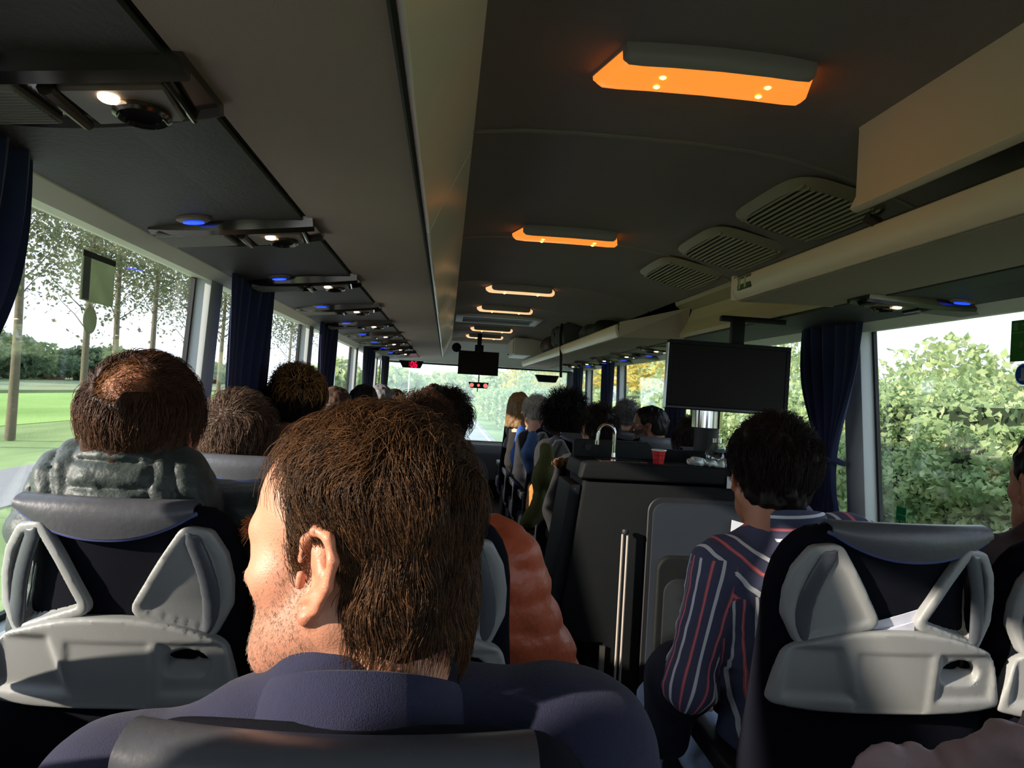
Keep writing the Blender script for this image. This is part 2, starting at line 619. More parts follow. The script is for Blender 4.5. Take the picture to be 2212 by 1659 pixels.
# front: header, windscreen, dashboard, back wall
M_front = mat('front_header_plastic', '#c9cbc6', 0.5, var=0.05)
fw = MB()
fw.prism([(9.3, 1.98), (9.3, 2.06), (YF + .05, 2.06), (YF + .05, 1.70), (9.66, 1.70), (9.62, 1.76)], XL - .05, XR + .05, 'x')
o = fw.build('wall_front', M_front, bevel=0.01)
tag(o, kind='structure')
lw_ = MB()
lw_.box((0.4, 9.72, 0.25), (2.5, 0.08, 0.9))
lw_.build('lower_panel', M_wall, o)
ws = MB()
for (x0, x1, z0, z1) in ((XL - .06, XL + .02, .68, 1.75), (XR - .02, XR + .06, .68, 1.75), (XL, XR, .66, .72), (XL, XR, 1.68, 1.72)):
    ws.box(((x0 + x1) / 2, 9.74, (z0 + z1) / 2), (x1 - x0, 0.05, z1 - z0))
o = ws.build('window_%d' % (wn_i + 1), M_gask)
tag(o, kind='structure')
MB().box((0.4, 9.75, 1.2), (2.42, 0.008, 1.0)).build('pane', M_glassf, o)
db = MB()
db.prism([(8.95, 0.3), (8.95, 0.62), (9.1, 0.72), (9.64, 0.68), (9.64, 0.3)], XL + .05, XR - .05, 'x')
o = db.build('dashboard', mat('dash_plastic', '#2a2c2e', 0.6, var=.1), bevel=0.02)
tag(o, 'dark moulded dashboard under the bright windscreen', 'dashboard')
bw = MB()
bw.box((0.4, YB - 0.03, 0.40), (2.6, 0.06, 1.1)).box((0.4, YB - 0.03, 1.99), (2.6, 0.06, 0.32))
bw.box((-0.80, YB - 0.03, 1.39), (0.2, 0.06, 0.88)).box((1.60, YB - 0.03, 1.39), (0.2, 0.06, 0.88))
tag(bw.build('wall_back', M_wall), kind='structure')
wb = MB()
for (x0, x1, z0, z1) in ((-0.70, 1.50, 0.95, 0.99), (-0.70, 1.50, 1.79, 1.83), (-0.70, -0.66, 0.99, 1.79), (1.46, 1.50, 0.99, 1.79)):
    wb.box(((x0 + x1) / 2, YB - 0.03, (z0 + z1) / 2), (x1 - x0, 0.05, z1 - z0))
o = wb.build('window_%d' % (wn_i + 2), M_gask)
tag(o, kind='structure')
MB().box((0.4, YB - 0.03, 1.39), (2.12, 0.008, 0.80)).build('pane', M_glass, o)
# ================================================================== overhead racks, service units, lamps, screens
M_psu = mat('service_channel_black', '#37342f', 0.6, var=0.35, vscale=6, bump=0.15, bscale=90)
M_under = mat('rack_underside_vinyl', '#a59085', 0.75, var=0.06, vscale=4, bump=0.35, bscale=500, bstretch=(1, 4, 1))
M_lip = mat('bin_door_cream', '#dcc6b2', 0.38, var=0.04, vscale=3)
M_lipw = mat('bin_front_white', '#fbece6', 0.28, var=0.04, vscale=3)
M_cream = mat('rack_cream', '#c0ac8c', 0.5, var=0.06, vscale=5)
M_shad = mat('joint_black', '#12110f', 0.8)
h0 = 1.36
# ---- left bin run
rack_l = empty('luggage_bin', (0, 0, 0))
tag(rack_l, 'long closed luggage bin run with pale glossy front above the left seats', 'luggage bin')
MB().strip([(-0.80, 1.712), (-0.66, 1.728), (-0.52, 1.746), (-0.372, 1.757)], 0.012, YB, 9.55).build('service_channel', M_psu, rack_l)
MB().strip([(-0.362, 1.765), (-0.22, 1.775), (-0.083, 1.782)], 0.014, YB, 9.55).build('underside_panel', M_under, rack_l)
MB().strip([(-0.372, 1.764), (-0.362, 1.772)], 0.01, YB, 9.55).build('dark_joint', M_shad, rack_l)
for a, b in ((YB, -0.4), (-0.39, 2.0), (2.006, 4.2), (4.206, 6.6), (6.606, 9.5)):
    f = MB()
    f.strip([(-0.076, 1.776), (-0.074, 1.79), (-0.04, 1.875), (0.0, 1.965), (0.030, 2.028)], 0.012, a, b)
    f.build('bin_door', M_lipw, rack_l, bevel=0.003, seg=1)
MB().strip([(0.026, 2.022), (0.044, 2.032)], 0.016, YB, 9.5).build('edge_highlight', mat('edge_highlight_gold', '#b79a6a', 0.3, metal=0.4), rack_l)  # gold strip stands in for the bright light along the bin edge
MB().strip([(-0.094, 1.784), (-0.082, 1.772)], 0.007, YB, 9.5).build('dark_joint', M_shad, rack_l)
# ---- right rack: near closed section, then an open bay, then the front open section
def rack_right(name, label, y0, y1):
    r = empty(name, (0, 0, 0))
    tag(r, label, 'luggage rack')
    MB().strip([(0.955, 1.716), (0.945, 1.73), (0.935, 1.765), (0.94, 1.785)], 0.018, y0, y1).build('front_rail', M_lip, r, bevel=0.004, seg=1)
    MB().strip([(0.957, 1.717), (1.10, 1.72), (1.275, 1.722)], 0.012, y0, y1).build('underside_panel', M_under, r)
    MB().strip([(0.945, 1.79), (1.1, 1.775), (1.30, 1.77), (1.45, 1.80)], 0.010, y0, y1).build('shelf', M_psu, r)
    MB().strip([(1.285, 1.72), (1.40, 1.722), (1.52, 1.715), (1.60, 1.712)], 0.012, y0, y1).build('service_channel', M_psu, r)
    return r
rk1 = rack_right('luggage_rack', 'cream fronted luggage rack with dark underside above the right window, nearest the camera', YB, 2.40)
MB().box((1.12, 2.403, 1.733), (0.36, 0.012, 0.035)).build('end_cap', M_cream, rk1, bevel=0.004)
MB().box((0.943, 2.403, 1.755), (0.03, 0.016, 0.085)).build('end_cap', M_lip, rk1, bevel=0.006)
MB().strip([(0.89, 1.815), (0.905, 1.85), (0.905, 2.0), (0.9, 2.03)], 0.022, YB, 1.60).build('bin_door', M_lip, rk1, bevel=0.006)
MB().tube([(0.915, 1.585, 1.80), (0.945, 1.585, 1.79)], 0.013, 10).build('door_hinge', mat('hinge_dark', '#3a332c', 0.4), rk1, smooth=True)
rk2 = rack_right('luggage_rack', 'white edged open luggage rack over the far right seats, holding bags', 4.12, 9.4)
ep = MB()
ep.add([(0.95, 4.12, 1.715), (1.285, 3.98, 1.715), (1.285, 3.86, 1.88), (0.95, 4.12, 1.80),
        (0.95, 4.135, 1.715), (1.285, 3.995, 1.715), (1.285, 3.875, 1.88), (0.95, 4.135, 1.80)],
       [(0, 1, 2, 3), (7, 6, 5, 4), (0, 4, 5, 1), (1, 5, 6, 2), (2, 6, 7, 3), (3, 7, 4, 0)])
ep.build('end_panel', mat('end_panel_mauve', '#a8968a', 0.5, var=.05), rk2)
bay = empty('rack_bay', (0, 0, 0))
tag(bay, 'cream recessed wall bay between the two right luggage racks, above the big screen', 'wall panel')
MB().strip([(1.27, 1.722), (1.262, 1.735), (1.285, 1.80), (1.29, 1.86)], 0.014, 2.40, 4.03).build('lower_panel', M_cream, bay)
MB().strip([(1.29, 1.868), (1.24, 1.90), (1.225, 1.945)], 0.014, 2.40, 4.0).build('upper_panel', mat('cream_dim', '#a89a80', 0.55, var=.06), bay)
MB().tube([(1.284, 3.99, 1.725), (1.284, 3.93, 1.80), (1.28, 3.87, 1.87), (1.25, 3.86, 1.91)], 0.006, 6).build('dark_joint', M_shad, bay)
MB().strip([(1.285, 1.72), (1.40, 1.722), (1.52, 1.715), (1.592, 1.712)], 0.012, 2.40, 4.12).build('service_channel', M_psu, bay)
rl = MB()
rl.tube([(1.215, YB, 1.945), (1.215, 9.3, 1.945)], 0.010, 8)
tag(rl.build('trim_3', M_cream, smooth=True), kind='structure')
# ---- green exit mark on the rail end
sg = empty('exit_sign', (0.930, 2.30, 1.760))
tag(sg, 'small green exit pictogram sticker on the cream rack rail end', 'sign')
MB().box((0, 0, 0), (0.004, 0.105, 0.042)).build('plate', mat('sign_green', '#1c4a25', 0.4), sg)
M_sgw = mat('sign_pale', '#9fb08a', 0.5)
MB().box((-0.003, 0.035, 0), (0.002, 0.016, 0.034)).box((-0.003, 0.0405, 0), (0.002, 0.004, 0.042)).build('pictogram', M_sgw, sg)
MB().box((-0.003, -0.012, 0), (0.002, 0.012, 0.034)).build('pictogram', M_sgw, sg)
# ---- ceiling air grilles on the right cove
M_gr = mat('grille_olive', '#9a9078', 0.5)
M_grd = mat('grille_dark', '#6c6454', 0.6)
ords = ['nearest the camera', 'second from the camera', 'third from the camera', 'fourth']
slope = math.atan2(-0.30, 1)
for k, yy in enumerate((2.15, 2.76, 3.36)):
    g = empty('air_grille', (1.05, yy, 1.955))
    g.rotation_euler = (0, -slope * 0.75, 0)
    tag(g, 'olive slatted air grille in the right ceiling cove, ' + ords[k], 'air vent', 'ceiling air grilles')
    # rounded frame
    fr = MB()
    oo, ii = [], []
    for q in range(32):
        a = 2 * PI * q / 32
        c_, s_ = math.cos(a), math.sin(a)
        ex = lambda v: math.copysign(abs(v) ** 0.45, v)
        oo.append((0.158 * ex(c_), 0.265 * ex(s_) * (1.0)))
        ii.append((0.128 * ex(c_), 0.215 * ex(s_)))
    n = 32
    vs = [(x, y, 0.006) for x, y in oo] + [(x, y, -0.012) for x, y in ii] + [(x, y, 0.010) for x, y in ii]
    fs = []
    for i in range(n):
        j = (i + 1) % n
        fs += [(i, j, n + j, n + i), (n + i, n + j, 2 * n + j, 2 * n + i)]
    fr.add(vs, fs).build('frame', M_gr, g, smooth=True)
    MB().box((0, 0, 0.011), (0.25, 0.42, 0.004)).build('backing', M_grd, g)
    sl = MB().box((0, 0, 0), (0.008, 0.425, 0.016), (0, 0.5, 0)).mesh('slat', bevel=0.002, seg=1)
    for q in range(13):
        link('slat', sl, M_gr, g, (-0.114 + q * 0.019, 0, -0.004))
# ---- ceiling lamps
M_house = mat('lamp_housing', '#9a938b', 0.45)
M_diff = mat('lamp_diffuser', '#ff8a3a', 0.3, emit='#ff8a30', estr=0.30)
M_bulb = mat('lamp_bulb', '#ffd27a', 0.3, emit='#ffb040', estr=4.0)
M_diffw = mat('lamp_diffuser_pale', '#ffe9c8', 0.3, emit='#ffc48a', estr=0.28)
def lamp_proto(name, pale):
    root = empty(name)
    w, d = 0.212, 0.062
    def rings(poly, inset=0.0):
        out = []
        xs = [-1, -0.985, -0.94, -0.8, -0.5, 0, 0.5, 0.8, 0.94, 0.985, 1]
        for t in xs:
            sh = 1 - 0.35 * max(0, (abs(t) - 0.9) / 0.1) ** 2
            bw = 0.012 * t * t
            out.append([((w - inset) * t * (1 - 0.06 * (y < 0)) + 0.012 * t * (y / 0.07), (y + bw), z * (sh if z < 0 else 1)) for y, z in poly])
        return out
    MB().loft(rings([(-0.074, 0.012), (-0.078, -0.012), (-0.074, -0.030), (-0.066, -0.036), (-0.060, -0.034), (-0.056, -0.004), (0.074, -0.004), (0.078, 0.012)])).build('housing', M_house, root, smooth=True, angle=50)
    MB().loft(rings([(-0.0585, -0.0035), (-0.063, -0.035), (-0.052, -0.041), (0.02, -0.042), (0.052, -0.034), (0.068, -0.018), (0.071, -0.0035)], 0.002)).build('diffuser', M_diffw if pale else M_diff, root, smooth=True, angle=60)
    bm_ = MB().lathe([(0.001, -0.006), (0.0065, -0.003), (0.0065, 0.003), (0.001, 0.006)], (0, 0, 0), 10, 'z').mesh('bulb', smooth=True)
    for bx in (-0.105, 0.105):
        for by in (-0.030, 0.014):
            z = -0.0400
            link('bulb', bm_, M_bulb, root, (bx, by, z))
    return root
lampp = lamp_proto('ceiling_lamp', False)
lampw = lamp_proto('ceiling_lamp', True)
LAMPS = [(0.485, 1.425, 0), (0.455, 2.98, 0), (0.43, 4.62, 1), (0.42, 5.75, 1), (0.43, 7.65, 1), (0.41, 8.7, 1)]
ln = ['large glowing orange ceiling lamp, nearest the camera', 'orange ceiling lamp, second from the camera',
      'pale and orange ceiling lamp, third from the camera', 'pale and orange ceiling lamp just behind the roof hatch',
      'small orange ceiling lamp just in front of the roof hatch', 'smallest orange ceiling lamp, farthest, above the front screen']
used = [False, False]
for (x, y, p), lb in zip(LAMPS, ln):
    src = (lampp, lampw)[p]
    o = copy_tree(src) if used[p] else src
    used[p] = True
    o.location = (x, y, ceil_z(x) - 0.012)
    o.rotation_euler = (0, 0, 0)
    tag(o, lb, 'ceiling lamp', 'orange ceiling lamps')
# ---- roof hatch
ht = empty('roof_hatch', (0.42, 6.68, 2.03))
tag(ht, 'roof hatch with pale frame and dark shade in the ceiling', 'roof hatch')
def frame_mb(w, d, t, hgt, z=0.0):
    m = MB()
    m.box((0, -d / 2 + t / 2, z), (w, t, hgt)); m.box((0, d / 2 - t / 2, z), (w, t, hgt))
    m.box((-w / 2 + t / 2, 0, z), (t, d - 2 * t, hgt)); m.box((w / 2 - t / 2, 0, z), (t, d - 2 * t, hgt))
    return m
frame_mb(0.76, 0.62, 0.07, 0.05).build('frame', M_front, ht, bevel=0.012)
MB().box((0, 0, 0.0), (0.62, 0.48, 0.012)).build('shade', mat('hatch_dark', '#2a2a28', 0.7), ht)
# ---- passenger service units
M_chr = mat('smoked_chrome', '#5a544e', 0.14, metal=0.85)
M_pan = mat('unit_panel_dark', '#6e6054', 0.5, var=.1)
M_grl = mat('speaker_cloth', '#8a8780', 0.7)
M_blk = mat('nozzle_black', '#060606', 0.9, spec=0.1)
M_led = mat('reading_led', '#fff2d8', 0.3, emit='#ffe2b8', estr=2.0)
M_blue = mat('blue_call_light', '#1030ff', 0.3, emit='#0a2cff', estr=1.1)
def psu_proto(mirror=1):
    r = empty('service_unit')
    # bezel: curved blade, long axis x, underside faces -z ; mirror flips x
    m = mirror
    def curve(x):      # front/back edge bowing towards the camera
        return -0.012 + 0.045 * (x / 0.2) ** 2
    bz = MB()
    N = 16
    for side in (0, 1):
        pass
    top, bot = [], []
    rings = []
    for i in range(N + 1):
        x = -0.2 + 0.4 * i / N
        yb = -0.075 + 0.03 * (x / 0.2) ** 2 * (1 if x < 0 else 0.2)
        yf = 0.075 - 0.02 * (x / 0.2) ** 2
        z = -0.022 + 0.016 * (x / 0.2) ** 2 * (1 if x < 0 else 0.3)
        rings.append([(m * x, yb - 0.004, 0.02), (m * x, yb, z), (m * x, yb + 0.014, z - 0.008), (m * x, yb + 0.02, z + 0.006),
                      (m * x, yf - 0.02, z + 0.006), (m * x, yf - 0.014, z - 0.004), (m * x, yf, z + 0.002), (m * x, yf, 0.02)])
    bz.loft(rings)
    bz.build('bezel', M_chr, r, smooth=True, angle=50)
    # speaker grille: ribbed panel on the window side
    gp = MB()
    gp.prism([(m * -0.185, -0.042), (m * -0.02, -0.052), (m * -0.02, 0.05), (m * -0.185, 0.045)], -0.026, -0.010, 'z')
    gp.build('speaker_grille', M_grl, r, bevel=0.003, seg=1)
    rb = MB().box((0, 0, 0), (0.16, 0.0035, 0.003)).mesh('grille_rib')
    for k in range(12):
        link('grille_rib', rb, M_grl, r, (m * -0.102, -0.038 + k * 0.0072, -0.0265))
    # lamp panel on the aisle side
    pp = MB()
    pp.prism([(m * 0.03, -0.045), (m * 0.165, -0.045), (m * 0.150, 0.045), (m * 0.028, 0.05)], -0.028, -0.008, 'z')
    pp.build('lamp_panel', M_pan, r, bevel=0.004, seg=1)
    MB().tube([(m * 0.022, -0.05, -0.028), (m * 0.012, 0.05, -0.027)], [0.010, 0.008], 8).build('divider', M_chr, r, smooth=True)
    MB().tube([(m * 0.172, -0.055, -0.022), (m * 0.158, 0.055, -0.020)], [0.006, 0.005], 8).build('edge_bar', M_chr, r, smooth=True)
    MB().lathe([(0.0125, 0.003), (0.0125, -0.003), (0.0105, -0.005), (0.0, -0.005)], (m * 0.085, -0.026, -0.028), 20, 'z', False).build('reading_lamp', M_led, r, smooth=True)
    nz = MB().lathe([(0.036, 0.0), (0.036, -0.007), (0.031, -0.010), (0.027, -0.004), (0.017, 0.003), (0.0, 0.003)], (m * 0.105, 0.016, -0.027), 24, 'z', False).build('air_nozzle', M_chr, r, smooth=True)
    MB().lathe([(0.024, -0.0025), (0.016, 0.001), (0.0, 0.001)], (m * 0.105, 0.016, -0.030), 20, 'z', False).build('nozzle_hole', M_blk, nz, smooth=True)
    cb = MB().lathe([(0.034, 0.004), (0.034, -0.002), (0.028, -0.006), (0.0, -0.007)], (0, 0, 0), 20, 'z', False)
    cv = cb.build('call_button', M_pan, r, smooth=True)
    cv.location = (m * -0.065, -0.105, -0.004)
    cv.scale = (1.15, 0.6, 1)
    MB().lathe([(0.021, 0.0), (0.021, -0.005), (0.0, -0.006)], (0, 0, -0.004), 16, 'z', False).build('blue_light', M_blue, cv, smooth=True)
    return r
pl = psu_proto(1)
pr = psu_proto(-1)
tilt = -math.atan2(0.045, 0.43)
cnt = ['nearest the camera', 'second from the camera', 'third from the camera', 'fourth from the camera', 'fifth from the camera',
       'sixth from the camera', 'seventh from the camera', 'eighth from the camera', 'ninth and farthest from the camera']
for k, y in enumerate((1.04, 1.93, 2.82, 3.70, 4.56, 5.42, 6.28, 7.14, 8.0)):
    o = pl if k == 0 else copy_tree(pl)
    o.location = (-0.548, y, 1.735)
    o.scale = (1.0, 1.35, 1.0)
    o.rotation_euler = (0, tilt, 0)
    tag(o, 'chrome service unit with reading lamp over the left seats, ' + cnt[k], 'service unit', 'left service units')
for k, y in enumerate((2.16, 4.75, 5.55, 6.35, 7.15, 7.95)):
    o = pr if k == 0 else copy_tree(pr)
    o.location = (1.43, y, 1.715)
    o.rotation_euler = (0, 0.03, 0)
    tag(o, 'chrome service unit with reading lamp over the right seats, ' + (cnt[k] if k < 5 else 'farthest from the camera'), 'service unit', 'right service units')
# ---- big screen over the galley, front screen
M_tvb = mat('screen_bezel', '#0e0d10', 0.5, spec=0.15)
M_tvs = mat('screen_glass', '#100909', 0.45, var=0.3, vscale=3, spec=0.12)
def screen(label, loc, w, h, rot, mount):
    r = empty('monitor', loc)
    r.rotation_euler = rot
    tag(r, label, 'monitor')
    b = MB().box((0, 0.025, 0), (w, 0.045, h))
    b.build('casing', M_tvb, r, bevel=0.006)
    fr = MB()
    t = 0.018 * w / 0.5
    for c, d in (((0, -0.001, h / 2 - t / 2), (w, 0.010, t)), ((0, -0.001, -h / 2 + t / 2), (w, 0.010, t)),
                 ((-w / 2 + t / 2, -0.001, 0), (t, 0.010, h - 2 * t)), ((w / 2 - t / 2, -0.001, 0), (t, 0.010, h - 2 * t))):
        fr.box(c, d)
    fr.build('bezel', M_tvb, r, bevel=0.002, seg=1)
    MB().box((0, 0.0, 0), (w - 2 * t, 0.006, h - 2 * t)).build('display', M_tvs, r)
    mm = MB()
    for c, d in mount: mm.box(c, d)
    mm.build('mount', M_tvb, r, bevel=0.004)
    return r
s1 = screen('large black wall screen hanging under the right rack above the galley', (1.10, 2.83, 1.472), 0.485, 0.272, (0, R(0.6), R(-3)),
            [((0.04, 0.05, 0.185), (0.05, 0.04, 0.12)), ((0.10, 0.05, 0.238), (0.26, 0.04, 0.022))])
MB().box((-0.2445, 0.012, -0.005), (0.006, 0.03, 0.255)).build('side_light_strip', mat('silver_edge', '#c8ccd0', 0.25, metal=.6), s1)
MB().box((0, -0.006, -0.128), (0.48, 0.012, 0.012)).build('lower_bar', mat('screen_bar', '#23232a', 0.3), s1, bevel=0.003)
screen('small black screen hanging from the ceiling at the front', (0.345, 8.55, 1.69), 0.465, 0.272, (0, R(0), R(-2)),
       [((0, 0.02, 0.16), (0.10, 0.06, 0.10)), ((0, 0.02, 0.26), (0.05, 0.05, 0.17))])
# ---- red clock and the matching dark panel
def front_box(label, x, z):
    r = empty('display_box', (x, 9.30, z))
    tag(r, label, 'display')
    MB().prism([(-0.155, 0.045), (0.155, 0.045), (0.115, -0.045), (-0.105, -0.045)], 0, 0.08).build('casing', M_tvb, r, bevel=0.008)
    return r
ck = front_box('black trapezoid clock with glowing red digits at the front left', -0.46, 1.655)
M_red = mat('red_digits', '#ff1030', 0.4, emit='#ff0426', estr=2.0)
M_redd = mat('red_digit_dim', '#5a1020', 0.5, emit='#7a0a1c', estr=0.6)
SEG = {'1': 'bc', '2': 'abged', '0': 'abcdef', '6': 'afgedc', '5': 'afgcd'}
def digit(ch, x, parent, m, name='digit', s=0.021):
    d = MB()
    pos = {'a': ((0, s * 1.5), (s, 0.008)), 'g': ((0, 0), (s, 0.008)), 'd': ((0, -s * 1.5), (s, 0.008)),
           'b': ((s * .6, s * .75), (0.008, s * 1.2)), 'c': ((s * .6, -s * .75), (0.008, s * 1.2)),
           'f': ((-s * .6, s * .75), (0.008, s * 1.2)), 'e': ((-s * .6, -s * .75), (0.008, s * 1.2))}
    for q in SEG[ch]:
        (cx, cz), (w, h) = pos[q]
        d.box((cx, 0, cz), (w, 0.004, h))
    return d.build(name, m, parent, (x, -0.003, 0))
digit('1', -0.035, ck, M_redd)
digit('0', 0.012, ck, M_red)
digit('6', 0.058, ck, M_red)
front_box('blank black trapezoid panel at the front right below the rack', 1.255, 1.575)
mr = empty('signal_bar', (0.395, 9.35, 1.435))
tag(mr, 'small black bar with three pink round lights below the front screen', 'light bar')
MB().prism([(-0.13, 0.045), (0.13, 0.045), (0.11, -0.03), (-0.10, -0.03)], 0, 0.03).build('casing', M_tvb, mr, bevel=0.008)
M_pink = mat('pink_lens', '#e08a80', 0.4, emit='#e06a60', estr=0.35)
for x, rr in ((-0.085, .026), (0, .018), (0.088, .028)):
    MB().lathe([(rr, 0.0), (rr * .9, -0.006), (0, -0.008)], (x, 0, 0.006), 14, 'y', False).build('lens', M_pink, mr, smooth=True)
MB().tube([(0, 0.015, 0.04), (0, 0.03, 0.26)], 0.008, 6).tube([(-0.01, 0.01, -0.03), (-0.012, 0.01, -0.075)], 0.006, 6).build('stem', M_tvb, mr)
sp = MB()
sp.lathe([(0.03, 0), (0.055, 0.02), (0.055, 0.08), (0.03, 0.10)], (0.0, 0, 0), 12, 'y')
o = sp.build('loudspeaker', M_tvb, None, (0.085, 8.6, 1.86), smooth=True)
tag(o, 'small black round loudspeaker on the ceiling by the front', 'loudspeaker')
# front cabinet and bags on the far rack
cb_ = empty('front_cabinet', (0.98, 8.75, 1.90))
tag(cb_, 'pale grey cabinet box under the ceiling at the front right', 'cabinet')
MB().box((0, 0, 0), (0.5, 0.8, 0.2)).build('body', M_front, cb_, bevel=0.02)
MB().box((-0.254, 0, 0), (0.012, 0.7, 0.16)).build('door', mat('cab_door', '#a8aaa5', .5), cb_, bevel=0.004)
MB().box((-0.264, 0.2, -0.07), (0.012, 0.08, 0.015)).build('handle', M_tvb, cb_, bevel=0.003)
def bag(label, c, r, col, seed, strap):
    f = Field(np.array(c) - np.array(r) * 1.4, np.array(c) + np.array(r) * 1.4, 0.018)
    f.add(rbox(c, r, 0.09), 0.02)
    X, Y, Z = f.grids()
    f.d = f.d + 0.022 * vnoise(X + seed, Y, Z, 9)
    f.d = np.maximum(f.d, (c[2] - r[2] * 0.98) - Z + 0 * X + 0 * Y)
    v, q = f.mesh()
    o = link('travel_bag', mesh_np('travel_bag', smooth_np(v, q, 1), q), mat('bag_' + col, col, 0.7, var=.3, vscale=20, bump=.3, bscale=300))
    tag(o, label, 'bag', 'bags on the far rack')
    for pts in strap:
        MB().tube(pts, 0.012, 6).build('strap', mat('strap_black', '#0b0b0d', .7), o)
    return o
bag('dark teal and black rucksack lying on the far right rack', (1.14, 6.55, 1.905), (0.19, 0.45, 0.125), '#11191c', 1.0,
    [[(0.95, 6.3, 1.98), (0.93, 6.2, 1.88), (0.935, 6.15, 1.72), (0.94, 6.12, 1.52)], [(1.0, 6.7, 2.02), (0.95, 6.7, 1.93), (1.0, 6.9, 1.84)]])
bag('dark red cloth bag on the far right rack beside the rucksack', (1.10, 7.45, 1.87), (0.15, 0.32, 0.09), '#3a1418', 3.0, [])
bag('flat black coat bundle on the far right rack, nearer than the rucksack', (1.16, 5.45, 1.85), (0.17, 0.4, 0.065), '#0d0f10', 5.0, [])
# ================================================================== seats
M_navy = mat('seat_navy_velour', '#090c16', 0.95, var=0.2, vscale=40, bump=0.3, bscale=1200, spec=0.15)
M_leather = mat('headrest_grey_leather', '#4a4b50', 0.36, var=0.1, vscale=25, bump=0.06, bscale=90)
M_pipe = mat('piping_lilac_blue', '#4c5486', 0.5)
M_tray = mat('tray_grey_plastic', '#8d8f8e', 0.48, var=0.04, vscale=8, bump=0.08, bscale=900)
M_grip = mat('grip_dark_grey', '#4c5056', 0.35)
M_base = mat('seat_base_black', '#141518', 0.6)
ZT = [0.40, 0.55, 0.70, 0.80, 0.88, 0.95, 1.00, 1.04, 1.08, 1.11, 1.132, 1.146, 1.154]
WC = [.215, .222, .220, .212, .205, .199, .197, .195, .188, .176, .160, .142, .110]       # closed side
WO = [.215, .222, .220, .212, .196, .172, .160, .154, .154, .158, .162, .162, .145]       # open side
def rear_y(z):
    return (1.15 - z) * 0.155
def wing(x, z):
    return 0.95 * x * x * float(np.clip((z - 0.75) / 0.25, 0, 1))
def wing_np(x, z):
    return 0.95 * x * x * np.clip((z - 0.75) / 0.25, 0, 1)
